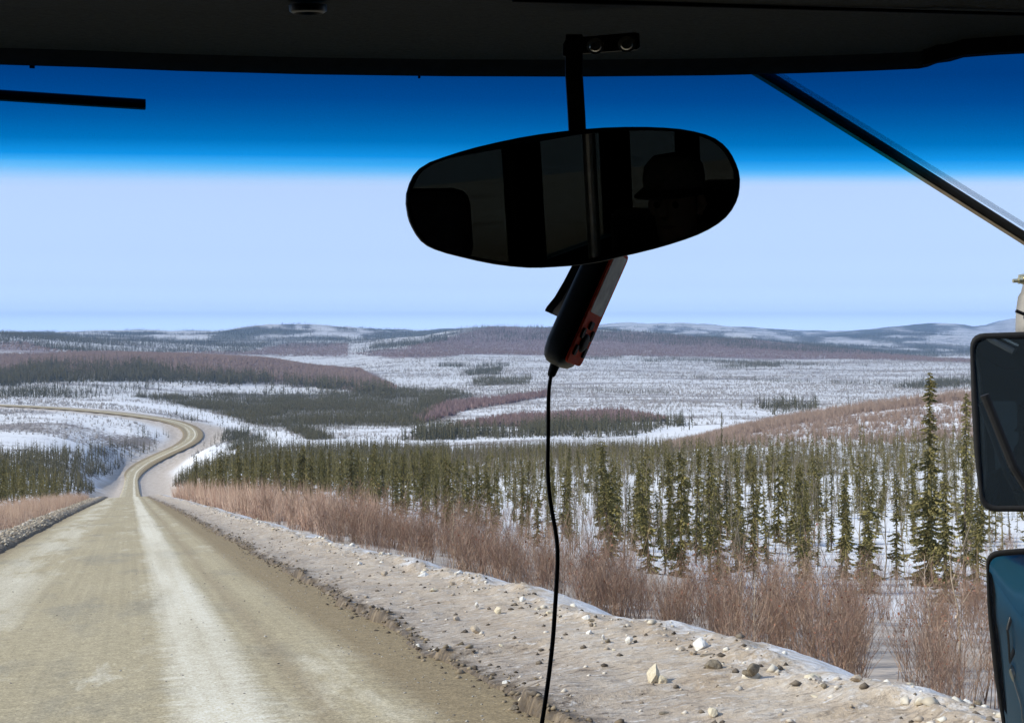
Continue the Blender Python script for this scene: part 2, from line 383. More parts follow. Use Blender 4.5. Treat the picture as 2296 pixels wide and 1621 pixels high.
PINK = [  # birch and willow slopes
 ([(-300,800),(0,796),(300,790),(480,792),(640,802),(800,826),(890,868),(880,890),(690,862),(480,846),(300,834),(-300,850)], 1700, 2800, 0.95),
 ([(-300,765),(60,768),(140,788),(380,790),(560,788),(650,770),(780,770),(780,800),(400,794),(-300,798)], 2700, 5000, 0.7),
 ([(780,795),(900,780),(1010,755),(1100,735),(1250,738),(1420,746),(1660,760),(1960,790),(2100,803),(2300,808),(2300,815),(1900,806),(1500,800),(1100,795),(900,802)], 3000, 5800, 0.8),
 ([(1480,1004),(1650,966),(1800,935),(1960,908),(2100,893),(2296,868),(2500,860),(2500,885),(2296,881),(2100,905),(1960,921),(1800,949),(1650,979),(1540,1008)], 380, 560, 0.95),
 ([(1480,1008),(1650,970),(1800,939),(1960,912),(2100,897),(2500,864),(2500,985),(2200,985),(1900,1002)], 280, 560, 0.26),
 ([(1000,960),(1150,935),(1400,925),(1500,945),(1230,955)], 850, 1150, 0.45),
 ([(920,940),(1000,905),(1230,880),(1230,890),(1050,920),(950,950)], 950, 1700, 0.5),
]

def cover(x, y, z):
    """spruce ground, shrub, clear snow in 0..1"""
    px, py = proj(x, y, z)
    px = np.where(y < 5, -5000, px)
    sp = np.zeros(x.shape); sh = np.zeros(x.shape); clr = np.zeros(x.shape)
    for i, (poly, a, b, dens, hh) in enumerate(SPRUCE):
        k = inpoly_soft(x, y, px, py, poly, 7, 40, i) & (y > a) & (y < b)
        sp[k] = np.maximum(sp[k], 0.06 if i == 0 else min(0.8, dens * 3.6))
    for i, (poly, a, b, c) in enumerate(PINK):
        k = inpoly_soft(x, y, px, py, poly, 9, 50, 30 + i) & (y > a * 0.97) & (y < b)
        sh[k] = np.maximum(sh[k], c)
    for i, (poly, a, b) in enumerate(CLEAR):
        k = inpoly_soft(x, y, px, py, poly, 1.5, 40, 60 + i) & (y > a) & (y < b)
        clr[k] = 1
    return sp, sh, clr
SP, SH, CLR = cover(XG, YG, ZG)
# forest patches on the far hills
far = np.clip((YG - 5200) / 1500, 0, 1)
def far_wood(x, y, px, py):
    b_ = 0.68 * fbm(x / 210, y / 430, 5, 55) + 0.32 * fbm(x / 1300, y / 1500, 3, 56)
    return b_ + np.where((px > 480) & (px < 660), 0.06, 0) + np.where((px > 1880) & (px < 2100), 0.07, 0) - np.where((px > 1390) & (px < 1720) & (py < 752), 0.09, 0) - np.where((px > 100) & (px < 480) & (py < 750), 0.02, 0)
PXG, PYG = proj(XG, YG, ZG)
dark = np.clip((YG - 4300) / 1200, 0, 1) * sstep(0.508, 0.545, far_wood(XG, YG, PXG, PYG)) * (1 - 0.75 * SH)
SP = np.maximum(SP, dark)
ttg = np.full(XG.shape, 1e6); mm = RG < 1500
a_, b_, c_, h_ = road_near(XG[mm], YG[mm]); ttg[mm] = np.where(np.abs(a_) < 1e5, np.abs(a_) - h_, 1e6) + np.where(c_ < 300, 0, -1)
rside = np.full(XG.shape, 0.0); rside[mm] = (a_ > 0)
bank = 1 - sstep(np.where(rside > 0, 13, 7), np.where(rside > 0, 24, 14), ttg + (fbm(XG / 18, YG / 18, 3, 71) - 0.5) * 12)
SP = SP * (1 - bank); SH = SH * (1 - bank); 
def soft(a, n_=2):
    for _ in range(n_):
        b_ = a.copy(); b_[1:-1, 1:-1] = (a[1:-1, 1:-1] * 2 + a[:-2, 1:-1] + a[2:, 1:-1] + a[1:-1, :-2] + a[1:-1, 2:]) / 6; a = b_
    return a
SP = soft(SP, 4); SH = soft(SH, 6); CLR = soft(CLR, 1); bank = soft(bank, 2)
nR, nT = XG.shape
idx = np.arange(nR * nT).reshape(nR, nT)
F = np.stack([idx[:-1, :-1], idx[:-1, 1:], idx[1:, 1:], idx[1:, :-1]], -1).reshape(-1, 4)
wrap = np.stack([idx[:-1, -1], idx[:-1, 0], idx[1:, 0], idx[1:, -1]], -1).reshape(-1, 4)
F = np.concatenate([F, wrap])[:, ::-1]
tcol = np.stack([SP, SH, CLR, bank], -1).reshape(-1, 4)

gm, nt, b = new_mat('snow_ground'); N = NB(nt)
geo = N.n('ShaderNodeNewGeometry'); pos = geo.outputs['Position']
at = N.n('ShaderNodeAttribute', attribute_name='tint'); sep = N.n('ShaderNodeSeparateColor'); nt.links.new(at.outputs['Color'], sep.inputs['Color'])
aSP, aSH, aCL = sep.outputs[0], sep.outputs[1], sep.outputs[2]; aBK = at.outputs['Alpha']
flat = N.mapping(pos, (1, 1, 0.0))
n1 = N.noise(flat, 0.35, 5, 0.65); n2 = N.noise(flat, 0.028, 5, 0.6); n3 = N.noise(flat, 0.0042, 5, 0.6); n4 = N.noise(flat, 1.6, 3, 0.6)
strip = N.noise(N.mapping(pos, (0.0011, 0.0095, 0), rot=(0, 0, 0.12)), 1.0, 4, 0.55)
cam_far = N.n('ShaderNodeVectorMath', operation='LENGTH'); nt.links.new(flat, cam_far.inputs[0]); dist = cam_far.outputs['Value']
nearf = N.maprange(dist, 120, 700)
# scrub cover on open ground: patches, streaks and fine stipple
cov = N.math('ADD', N.math('MULTIPLY', N.maprange(n3, 0.38, 0.68), 0.34), N.math('MULTIPLY', N.maprange(strip, 0.44, 0.60), 0.45))
cov = N.math('MULTIPLY', cov, nearf)
cov = N.math('ADD', cov, N.math('MULTIPLY', aSH, 0.86))
cov = N.math('ADD', cov, N.math('MULTIPLY', aSP, 0.8))
cov = N.math('MULTIPLY', cov, N.math('SUBTRACT', 1.0, aCL))
cov = N.math('MULTIPLY', cov, N.math('SUBTRACT', 1.0, aBK))
nn = N.math('ADD', N.math('MULTIPLY', n1, 0.6), N.math('MULTIPLY', n2, 0.4))
thr = N.maprange(nn, 0.38, 0.62)
mask = N.maprange(N.math('SUBTRACT', cov, thr), -0.12, 0.16)
snow = N.mix(n2, (0.72, 0.73, 0.75), (0.80, 0.80, 0.80))
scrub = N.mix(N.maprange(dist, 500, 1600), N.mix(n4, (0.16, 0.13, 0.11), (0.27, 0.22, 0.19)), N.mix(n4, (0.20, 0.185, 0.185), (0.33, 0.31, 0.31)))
pink = N.mix(N.math('ADD', N.math('MULTIPLY', n1, 0.5), N.math('MULTIPLY', N.maprange(n2, 0.35, 0.65), 0.5)), (0.135, 0.085, 0.082), (0.29, 0.19, 0.185))
dk = N.mix(n1, (0.06, 0.065, 0.04), (0.13, 0.12, 0.085))
veg = N.mix(aSH, scrub, pink); veg = N.mix(aSP, veg, dk)
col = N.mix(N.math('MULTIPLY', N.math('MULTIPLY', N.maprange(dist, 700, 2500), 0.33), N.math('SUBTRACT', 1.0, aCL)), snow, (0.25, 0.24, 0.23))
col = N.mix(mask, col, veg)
dirt = N.mix(N.ramp(n1, [(0.35, 0.0), (0.65, 1.0)]), (0.36, 0.30, 0.24), (0.56, 0.50, 0.44))
col = N.mix(aBK, col, dirt)
nt.links.new(col, b.inputs['Base Color']); b.inputs['Roughness'].default_value = 0.75; b.inputs['Specular IOR Level'].default_value = 0.2
nt.links.new(N.bump(N.math('ADD', n1, N.math('MULTIPLY', n4, 0.3)), 0.25, 0.35), b.inputs['Normal'])
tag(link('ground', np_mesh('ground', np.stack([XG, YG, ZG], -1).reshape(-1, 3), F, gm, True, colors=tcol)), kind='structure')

# ------------------------------------------------------------------ road sheet
rs = np.concatenate([np.arange(-40, 4, 2.0), np.exp(np.arange(math.log(4), math.log(CS[-1] - S0), 0.011))]) 
tprof = np.array([-1, -0.93, -0.8, -0.62, -0.45, -0.28, -0.1, 0.08, 0.2, 0.32, 0.42, 0.52, 0.62, 0.72, 0.82, 0.91, 1.0])
def cl_at(s):
    ss = np.asarray(s) + S0
    p = np.stack([np.interp(ss, CS, CLN[:, i]) for i in range(3)], -1)
    n = np.stack([np.interp(ss, CS, CRT[:, i]) for i in range(2)], -1); n /= np.linalg.norm(n, axis=-1)[..., None]
    return p, n, np.interp(ss, CS, CHW)
p, n, hwv = cl_at(rs)
Vr = np.zeros((len(rs), len(tprof), 3)); UVr = np.zeros((len(rs), len(tprof), 2))
for j, q in enumerate(tprof):
    edge = (fbm(rs / 3.1, rs * 0 + j, 3, 100 + j) - 0.5) * (0.25 if abs(q) > 0.9 else 0.0)
    t = q * hwv + edge
    Vr[:, j, 0] = p[:, 0] + n[:, 0] * t; Vr[:, j, 1] = p[:, 1] + n[:, 1] * t
    crown = -0.05 * q * q - 0.035 * math.exp(-((q * HW + T_C - 2.05) / 0.22) ** 2) - 0.03 * math.exp(-((q * HW + T_C + 2.9) / 0.3) ** 2)
    Vr[:, j, 2] = p[:, 2] + crown - (0.30 if abs(q) == 1 else 0.0) * sstep(250, 600, rs)
    UVr[:, j, 0] = t + T_C; UVr[:, j, 1] = rs
idx = np.arange(len(rs) * len(tprof)).reshape(len(rs), -1)
F = np.stack([idx[:-1, :-1], idx[:-1, 1:], idx[1:, 1:], idx[1:, :-1]], -1).reshape(-1, 4)

rm, nt, b = new_mat('gravel_road'); N = NB(nt)
uvn = N.n('ShaderNodeUVMap', uv_map='UVMap'); uvv = uvn.outputs['UV']
sx = N.n('ShaderNodeSeparateXYZ'); nt.links.new(uvv, sx.inputs[0]); T, S = sx.outputs[0], sx.outputs[1]
wob = N.math('MULTIPLY', N.math('SUBTRACT', N.noise(N.mapping(uvv, (0.15, 0.055, 0)), 1.0, 4, 0.6), 0.5), 1.1)
fray = N.math('MULTIPLY', N.math('SUBTRACT', N.noise(N.mapping(uvv, (1.3, 4.2, 0)), 1.0, 6, 0.75), 0.5), 0.75)
Tw = N.math('ADD', N.math('ADD', T, N.math('MULTIPLY', wob, 0.5)), fray)
def band(c, w, soft):
    d = N.math('ABSOLUTE', N.math('SUBTRACT', Tw, c)); return N.maprange(d, w + soft, w - soft)
base = N.mix(N.noise(N.mapping(uvv, (0.35, 0.10, 0)), 1.0, 5, 0.65), (0.33, 0.272, 0.165), (0.465, 0.40, 0.265))
patch = N.ramp(N.noise(N.mapping(uvv, (0.5, 0.16, 0), loc=(7, 3, 0)), 1.0, 5, 0.62), [(0.52, 0.0), (0.64, 1.0)])
base = N.mix(N.math('MULTIPLY', patch, 0.55), base, (0.275, 0.248, 0.185))
pale = N.ramp(N.noise(N.mapping(uvv, (0.55, 0.13, 0), loc=(2, 9, 0)), 1.0, 5, 0.7), [(0.56, 0.0), (0.66, 1.0)])
base = N.mix(N.math('MULTIPLY', pale, 0.6), base, (0.58, 0.525, 0.40))
trk = N.ramp(N.noise(N.mapping(uvv, (0.6, 0.06, 0), loc=(1, 4, 0)), 1.0, 4, 0.6), [(0.28, 0.45), (0.5, 1.0)])
base = N.mix(N.math('MULTIPLY', N.math('MULTIPLY', band(1.02, 0.46, 0.16), trk), 0.92), base, (0.68, 0.63, 0.50))
base = N.mix(N.math('MULTIPLY', N.math('MULTIPLY', band(-0.3, 0.28, 0.15), pale), 0.9), base, (0.57, 0.52, 0.40))
pale2 = N.ramp(N.noise(N.mapping(uvv, (0.45, 0.07, 0), loc=(4, 1.3, 0)), 1.0, 5, 0.68), [(0.44, 0.0), (0.55, 1.0)])
base = N.mix(N.math('MULTIPLY', N.math('MULTIPLY', band(-3.0, 0.8, 0.35), pale2), 0.75), base, (0.57, 0.52, 0.40))
base = N.mix(N.math('MULTIPLY', band(2.0, 0.12, 0.13), 0.5), base, (0.25, 0.19, 0.115))
base = N.mix(N.math('MULTIPLY', N.maprange(Tw, 2.7, 3.2), 0.85), base, (0.235, 0.175, 0.095))
base = N.mix(N.math('MULTIPLY', N.maprange(Tw, -4.2, -4.7), 0.8), base, (0.24, 0.185, 0.11))
grain = N.noise(uvv, 22, 4, 0.75); grain2 = N.noise(uvv, 5.0, 4, 0.7)
base = N.mix(0.8, base, N.ramp(grain, [(0.3, 0.2), (0.7, 0.8)]), 'OVERLAY')
base = N.mix(0.5, base, N.ramp(grain2, [(0.3, 0.3), (0.7, 0.7)]), 'OVERLAY')
vor = N.n('ShaderNodeTexVoronoi'); vor.inputs['Scale'].default_value = 4.5; nt.links.new(uvv, vor.inputs['Vector'])
lines = N.noise(N.mapping(uvv, (7.0, 0.03, 0)), 1.0, 3, 0.6)
base = N.mix(0.22, base, N.ramp(lines, [(0.35, 0.36), (0.65, 0.62)]), 'OVERLAY')
gr3 = N.noise(uvv, 60, 3, 0.8)
base = N.mix(0.7, base, N.ramp(gr3, [(0.3, 0.3), (0.7, 0.72)]), 'OVERLAY')
speck = N.math('LESS_THAN', vor.outputs['Distance'], N.math('MULTIPLY', N.maprange(N.noise(uvv, 0.5, 2), 0.45, 0.75), 0.10))
base = N.mix(N.math('MULTIPLY', speck, 0.6), base, N.mix(N.math('GREATER_THAN', grain2, 0.52), (0.10, 0.09, 0.075), (0.45, 0.42, 0.36)))
nt.links.new(base, b.inputs['Base Color']); b.inputs['Roughness'].default_value = 0.9; b.inputs['Specular IOR Level'].default_value = 0.25
wash = N.noise(N.mapping(uvv, (0.7, 7.0, 0)), 1.0, 2, 0.5)
hh = N.math('ADD', N.math('ADD', N.math('MULTIPLY', grain, 0.5), N.math('MULTIPLY', wash, 0.7)), N.math('MULTIPLY', speck, 0.5))
nt.links.new(N.bump(hh, 0.55, 0.03), b.inputs['Normal'])
tag(link('road', np_mesh('road', Vr.reshape(-1, 3), F, rm, True, uv=UVr.reshape(-1, 2))), kind='structure')

# ------------------------------------------------------------------ ploughed banks along the road
def edge_r(s):    # where the dirty ice begins, metres right of the camera's track
    return 4.06 + (fbm(s / 2.3, s * 0, 4, 201) - 0.5) * 0.55 + (fbm(s / 0.45, s * 0, 3, 202) - 0.5) * 0.22
def outer_r(s):
    return np.interp(s, [0, 12, 40, 80, 200], [7.5, 7.4, 6.9, 6.5, 6.3]) + (fbm(s / 3.7, s * 0, 3, 203) - 0.5) * 0.9
def bank_h(s, t):
    """height of the right bank above the road plane"""
    e = edge_r(s); o = outer_r(s)
    u = (t - e) / (o - e)
    h = 0.02 + 0.10 * sstep(0.42, 0.62, fbm(s / 0.8, s * 0, 4, 215)) * (1 - 0.5 * sstep(0, 0.5, u)) + 0.18 * sstep(0.0, 0.9, u)
    h = h + (fbm(s / 1.6, t / 0.8, 4, 210) - 0.5) * 0.10 + (fbm(s / 0.35, t / 0.22, 3, 211) - 0.5) * 0.035
    ridge = np.exp(-((u - 0.93) / 0.14) ** 2)
    h = h + ridge * (0.0 + 0.40 * np.maximum(fbm(s / 0.9, t / 0.5, 4, 212) - 0.42, 0))
    h = h - sstep(0.0, 4.2, t - o) * 1.75
    lipf = sstep(0.50, 0.60, fbm(s / 0.9, s * 0, 4, 216))
    return (h + 0.05 * lipf * np.exp(-np.maximum(t - e, 0) / 0.3)) * (sstep(-0.03, 0.42, t - e) * (1 - lipf) + sstep(-0.03, 0.05, t - e) * lipf) - 0.30 * (1 - sstep(-0.12, 0.0, t - e)) - 0.02
def left_h(s, t):
    q = -t - 4.79 + (fbm(s / 2.5, s * 0, 3, 220) - 0.5) * 0.5
    h = 0.26 * sstep(0, 0.7, q) * (0.55 + 0.9 * fbm(s / 1.3, t / 0.8, 4, 221)) + (fbm(s / 0.4, t / 0.3, 3, 222) - 0.5) * 0.16
    h = h * sstep(0, 0.15, q) - 0.1 * (1 - sstep(0, 0.15, q)) - sstep(1.3, 4.2, q) * 1.7
    return h
def strip(name, side, s, tvals, hf, mat):
    Sg, Tg = np.meshgrid(s, tvals, indexing='ij')
    p, n, hwv = cl_at(Sg.ravel()); p = p.reshape(*Sg.shape, 3); n = n.reshape(*Sg.shape, 2)
    off = Tg - T_C
    H = hf(Sg, Tg)
    off = np.sign(off) * (np.abs(off) - (HW - hwv.reshape(Sg.shape)) * sstep(60, 120, Sg))
    H = H - 0.9 * sstep(262, 325, Sg)
    V = np.stack([p[..., 0] + n[..., 0] * off, p[..., 1] + n[..., 1] * off, p[..., 2] + H], -1)
    i = np.arange(Sg.size).reshape(Sg.shape)
    F = np.stack([i[:-1, :-1], i[:-1, 1:], i[1:, 1:], i[1:, :-1]], -1).reshape(-1, 4)
    uv = np.stack([Tg, Sg], -1).reshape(-1, 2)
    rel = np.stack([Tg - edge_r(Sg) if side > 0 else -Tg - 4.79, (outer_r(Sg) - Tg) if side > 0 else Tg * 0 + 1.0, np.clip(H, -1, 1) + 0 * Tg], -1).reshape(-1, 3)
    return link(name, np_mesh(name, V.reshape(-1, 3), F, mat, True, colors=rel, uv=uv))
ss = [6.0]
while ss[-1] < 330: ss.append(ss[-1] + max(0.055, 0.0052 * ss[-1]))
s_bank = np.concatenate([np.arange(-12, 6, 0.6), ss])
t_r = np.concatenate([np.arange(3.55, 4.6, 0.035), np.arange(4.6, 8.4, 0.07), np.arange(8.4, 12.2, 0.35)])
t_l = -np.concatenate([np.arange(4.4, 6.6, 0.05), np.arange(6.6, 11.0, 0.3)])

bm_, nt, b = new_mat('dirty_ice'); N = NB(nt)
uvn = N.n('ShaderNodeUVMap', uv_map='UVMap'); uvv = uvn.outputs['UV']
at = N.n('ShaderNodeAttribute', attribute_name='tint'); sep = N.n('ShaderNodeSeparateColor'); nt.links.new(at.outputs['Color'], sep.inputs['Color'])
E, O = sep.outputs[0], sep.outputs[1]
k1 = N.noise(N.mapping(uvv, (1.0, 0.45, 0), rot=(0, 0, 0.25)), 1.0, 5, 0.65); k2 = N.noise(N.mapping(uvv, (1.6, 5.0, 0), rot=(0, 0, -0.5)), 1.0, 5, 0.65); k3 = N.noise(uvv, 14, 4, 0.7)
f1 = N.noise(N.mapping(uvv, (2.2, 3.4, 0), rot=(0, 0, 0.3)), 1.0, 6, 0.72); f2 = N.noise(N.mapping(uvv, (5.0, 8.5, 0), loc=(3, 8, 0)), 1.0, 5, 0.7); f3 = N.noise(N.mapping(uvv, (4.0, 9.5, 0), loc=(13, 2, 0)), 1.0, 5, 0.75)
tan = N.mix(N.ramp(k1, [(0.3, 0.0), (0.7, 1.0)]), (0.40, 0.305, 0.205), (0.55, 0.46, 0.35))
tan = N.mix(N.math('MULTIPLY', N.ramp(f1, [(0.50, 0.0), (0.66, 1.0)]), 0.7), tan, (0.58, 0.54, 0.485))
edge_d = N.math('ADD', E, N.math('MULTIPLY', N.math('SUBTRACT', k1, 0.5), 1.3))
near_e = N.maprange(edge_d, 1.7, 0.1)
tan = N.mix(N.math('MULTIPLY', near_e, 0.6), tan, N.mix(f2, (0.17, 0.13, 0.095), (0.40, 0.35, 0.30)))
tan = N.mix(N.math('MULTIPLY', N.ramp(f3, [(0.53, 0.0), (0.61, 1.0)]), N.math('ADD', 0.55, N.math('MULTIPLY', near_e, 0.5))), tan, (0.125, 0.093, 0.065))
tan = N.mix(N.math('MULTIPLY', N.ramp(f2, [(0.57, 0.0), (0.66, 1.0)]), 0.75), tan, (0.74, 0.71, 0.66))
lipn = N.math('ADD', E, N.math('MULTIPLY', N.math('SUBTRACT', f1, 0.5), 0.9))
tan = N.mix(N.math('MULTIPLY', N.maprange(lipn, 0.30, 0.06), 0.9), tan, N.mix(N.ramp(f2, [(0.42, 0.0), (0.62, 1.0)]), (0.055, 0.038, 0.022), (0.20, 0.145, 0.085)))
white = N.math('ADD', O, N.math('MULTIPLY', N.math('SUBTRACT', N.noise(uvv, 2.1, 6, 0.75), 0.46), 4.5))
tan = N.mix(N.maprange(white, 0.35, -0.55), tan, (0.77, 0.76, 0.745))
tan = N.mix(0.35, tan, N.ramp(k3, [(0.3, 0.25), (0.7, 0.75)]), 'OVERLAY')
vor = N.n('ShaderNodeTexVoronoi'); vor.inputs['Scale'].default_value = 5.0; nt.links.new(uvv, vor.inputs['Vector'])
sp_ = N.math('LESS_THAN', vor.outputs['Distance'], N.math('MULTIPLY', N.maprange(k1, 0.45, 0.8), 0.14))
tan = N.mix(N.math('MULTIPLY', sp_, 0.7), tan, N.mix(N.math('GREATER_THAN', k2, 0.5), (0.14, 0.11, 0.085), (0.66, 0.63, 0.57)))
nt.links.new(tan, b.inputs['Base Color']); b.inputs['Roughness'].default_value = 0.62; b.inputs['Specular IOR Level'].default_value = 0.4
nt.links.new(N.bump(N.math('ADD', N.math('MULTIPLY', f1, 0.8), N.math('ADD', N.math('MULTIPLY', f2, 0.5), N.math('MULTIPLY', k3, 0.3))), 0.75, 0.09), b.inputs['Normal'])

lm, nt, b = new_mat('rubble_bank'); N = NB(nt)
uvn = N.n('ShaderNodeUVMap', uv_map='UVMap'); uvv = uvn.outputs['UV']
k1 = N.noise(uvv, 2.2, 5, 0.7); k2 = N.noise(uvv, 9, 4, 0.7)
c = N.mix(N.ramp(k1, [(0.42, 0.0), (0.62, 1.0)]), (0.21, 0.16, 0.105), (0.46, 0.385, 0.28))
at = N.n('ShaderNodeAttribute', attribute_name='tint'); sep = N.n('ShaderNodeSeparateColor'); nt.links.new(at.outputs['Color'], sep.inputs['Color'])
c = N.mix(N.maprange(N.math('ADD', sep.outputs[0], N.math('MULTIPLY', k1, 0.5)), 0.75, 0.35), c, (0.105, 0.078, 0.05))
c = N.mix(N.maprange(sep.outputs[0], 1.3, 2.0), c, (0.78, 0.77, 0.75))
nt.links.new(c, b.inputs['Base Color']); b.inputs['Roughness'].default_value = 0.85
nt.links.new(N.bump(N.math('ADD', k1, N.math('MULTIPLY', k2, 0.5)), 0.8, 0.1), b.inputs['Normal'])
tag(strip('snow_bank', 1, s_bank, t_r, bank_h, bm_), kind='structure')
tag(strip('rubble_bank', -1, s_bank, t_l, left_h, lm), kind='structure')

# ------------------------------------------------------------------ the bus round the camera
BF = Vector((-0.3093, 1.0, -0.1241)).normalized(); BR = Vector((RTX, RTY, 0)); BU = BR.cross(BF)
EYE = Vector((0, 0, CAMZ)); A0 = 0.3; HALF = 1.2
def bc(a, b, c): return EYE + BR * a + BF * b + BU * c
def glass_hit(px, py, off=0.0):
    d = D(px, py); da, db, dc = d.dot(BR), d.dot(BF), d.dot(BU); t = 1.7
    for _ in range(30):
        t = (1.66 + off - 0.12 * (t * dc) - 0.10 * (t * da - A0) ** 2) / db
    return EYE + d * t
BUS = empty('tour_bus', (0.1, 0.0, 0.0))
tag(BUS, 'blue tour bus that the view is taken from, dark cabin under a tinted windscreen', 'bus')
BLOC = Vector(BUS.location)

def part(name, V, F, mat, parent=BUS, loc=None, smooth=False, uv=None):
    loc = BLOC if loc is None else loc
    V = [tuple(Vector(v) - loc) for v in V]
    me = bpy.data.meshes.new(name); me.from_pydata(V, [], F); me.update()
    if smooth: me.polygons.foreach_set('use_smooth', [True] * len(F))
    me.materials.append(mat)
    bmm = bmesh.new(); bmm.from_mesh(me); bmesh.ops.recalc_face_normals(bmm, faces=bmm.faces); bmm.to_mesh(me); bmm.free()
    if uv is not None:
        ul = me.uv_layers.new(name='UVMap')
        for l in me.loops: ul.data[l.index].uv = uv[l.vertex_index]
    return link(name, me, parent)

def box_vf(c0, ex, ey, ez, V, F):
    """box centred on c0 with half-axes ex, ey, ez appended to V, F"""
    k = len(V)
    for sx_ in (-1, 1):
        for sy_ in (-1, 1):
            for sz_ in (-1, 1): V.append(c0 + ex * sx_ + ey * sy_ + ez * sz_)
    for f in ((0, 1, 3, 2), (4, 6, 7, 5), (0, 4, 5, 1), (2, 3, 7, 6), (0, 2, 6, 4), (1, 5, 7, 3)): F.append(tuple(k + i for i in f))
def bbox(a0, a1, b0, b1, c0, c1, V, F):
    box_vf(bc((a0 + a1) / 2, (b0 + b1) / 2, (c0 + c1) / 2), BR * ((a1 - a0) / 2), BF * ((b1 - b0) / 2), BU * ((c1 - c0) / 2), V, F)
def bevel(o, wdt, seg=2):
    bmm = bmesh.new(); bmm.from_mesh(o.data)
    bmesh.ops.bevel(bmm, geom=list(bmm.edges), offset=wdt, segments=seg, affect='EDGES', profile=0.5)
    bmm.to_mesh(o.data); bmm.free(); return o
def tube_vf(pts, rad, V, F, n=10, cap=True):
    k0 = len(V); pts = [Vector(p) for p in pts]
    up = Vector((0.31, 0.22, 0.93))
    for i, p in enumerate(pts):
        d = (pts[min(i + 1, len(pts) - 1)] - pts[max(i - 1, 0)]).normalized()
        x = d.cross(up).normalized(); y = x.cross(d)
        r = rad[i] if isinstance(rad, (list, tuple)) else rad
        for j in range(n):
            a = 2 * math.pi * j / n; V.append(p + x * (math.cos(a) * r) + y * (math.sin(a) * r))
    for i in range(len(pts) - 1):
        for j in range(n):
            F.append((k0 + i * n + j, k0 + i * n + (j + 1) % n, k0 + (i + 1) * n + (j + 1) % n, k0 + (i + 1) * n + j))
    if cap:
        F.append(tuple(k0 + j for j in range(n))[::-1]); F.append(tuple(k0 + (len(pts) - 1) * n + j for j in range(n)))

liner = simple_mat('headliner_fabric', (0.022, 0.021, 0.018), 0.95, noise_scale=160, var=0.25, bump=0.3, spec=0.1)
trimm = simple_mat('black_trim', (0.007, 0.007, 0.009), 0.85, noise_scale=40, var=0.3, spec=0.06)
blackp = simple_mat('black_plastic', (0.009, 0.009, 0.010), 0.45, noise_scale=60, var=0.3, spec=0.35)
rubber = simple_mat('black_rubber', (0.012, 0.012, 0.013), 0.7, noise_scale=80, var=0.3, spec=0.3)
steel = simple_mat('dull_steel', (0.36, 0.34, 0.30), 0.38, 1.0, noise_scale=30, var=0.25)
armm = simple_mat('arm_metal', (0.30, 0.25, 0.20), 0.42, 0.85, noise_scale=25, var=0.25)
bluep = simple_mat('blue_paint', (0.013, 0.105, 0.165), 0.3, noise_scale=3, var=0.12)
seatm = simple_mat('seat_fabric', (0.022, 0.022, 0.028), 0.9, noise_scale=50, var=0.3, spec=0.1)

# headliner and header trim: rows of points along the top of the windscreen
HE = [(-2100,72),(-1300,100),(-700,120),(-350,132),(0,144),(200,150),(400,158),(700,166),(1000,170),(1300,171),(1600,168),(1800,163),(1950,158),(2060,153),(2080,149),(2100,141),(2130,137),(2160,128),(2220,123),(2296,119),(2420,116),(2700,112)]
def he(px): return float(np.interp(px, [p_[0] for p_ in HE], [p_[1] for p_ in HE]))
cols = sorted(set(list(range(-2000, 2421, 40)) + [2060, 2080, 2100, 2130, 2160]))
rowsA = []
for px in cols:
    y = he(px)
    rowsA.append([glass_hit(px, y - 30, -0.004), glass_hit(px, y + 1.5, -0.006), glass_hit(px, y + 2, -0.022), glass_hit(px, y - 2, -0.045), glass_hit(px, y - 20, -0.062), glass_hit(px, y - 37, -0.075)])
def grid_f(nr, nc): return [(i * nc + j, i * nc + j + 1, (i + 1) * nc + j + 1, (i + 1) * nc + j) for i in range(nr - 1) for j in range(nc - 1)]
V = [v for r_ in rowsA for v in r_]
part('header_trim', V, grid_f(len(cols), 6), trimm, smooth=True)
rowsB = []
for px in cols:
    y = he(px)
    p3 = glass_hit(px, y - 36, -0.077); p4 = glass_hit(px, y - 46, -0.11)
    r_ = [p3, p4]
    pe = glass_hit(px, -40, -0.62); 
    for f_ in (0.25, 0.5, 0.75, 1.0):
        q = p4.lerp(pe, f_) + BU * (0.012 * math.sin(math.pi * f_)); r_.append(q)
    la = (pe - EYE).dot(BR); hc = (pe - EYE).dot(BU)
    r_.append(bc(la * 1.05, 0.45, max(hc, 0.30) + 0.10)); r_.append(bc(min(max(la * 1.2, A0 - HALF), A0 + HALF), -0.6, 0.46)); r_.append(bc(min(max(la * 1.3, A0 - HALF), A0 + HALF), -7.0, 0.46))
    rowsB.append(r_)
V = [v for r_ in rowsB for v in r_]
HL_ = part('headliner', V, grid_f(len(cols), len(rowsB[0])), liner, smooth=True)
# seam of the lining, dome lamp, clip tab
V, F = [], []
def liner_pt(px, py, lift=0.004):
    """point on the sloping lining seen at (px, py)"""
    y = he(px); p4 = glass_hit(px, y - 46, -0.11); pe = glass_hit(px, -40, -0.62)
    f_ = (y - 46 - py) / (y - 46 + 40); q = p4.lerp(pe, f_) + BU * (0.012 * math.sin(math.pi * max(0, min(1, f_))))
    return EYE + D(px, py) * ((q - EYE).length / D(px, py).length - lift)
tube_vf([liner_pt(px, 1 + (px - 1150) * 0.028, 0.001) for px in range(1150, 2420, 60)], 0.0022, V, F, 6)
part('lining_seam', V, F, trimm, HL_)
c_ = liner_pt(690, 12); V, F = [], []
ring = []
ux = (liner_pt(720, 12) - c_).normalized(); uy = (liner_pt(690, 2) - c_).normalized(); un = ux.cross(uy).normalized()
if un.dot(EYE - c_) < 0: un = -un
n_ = 28
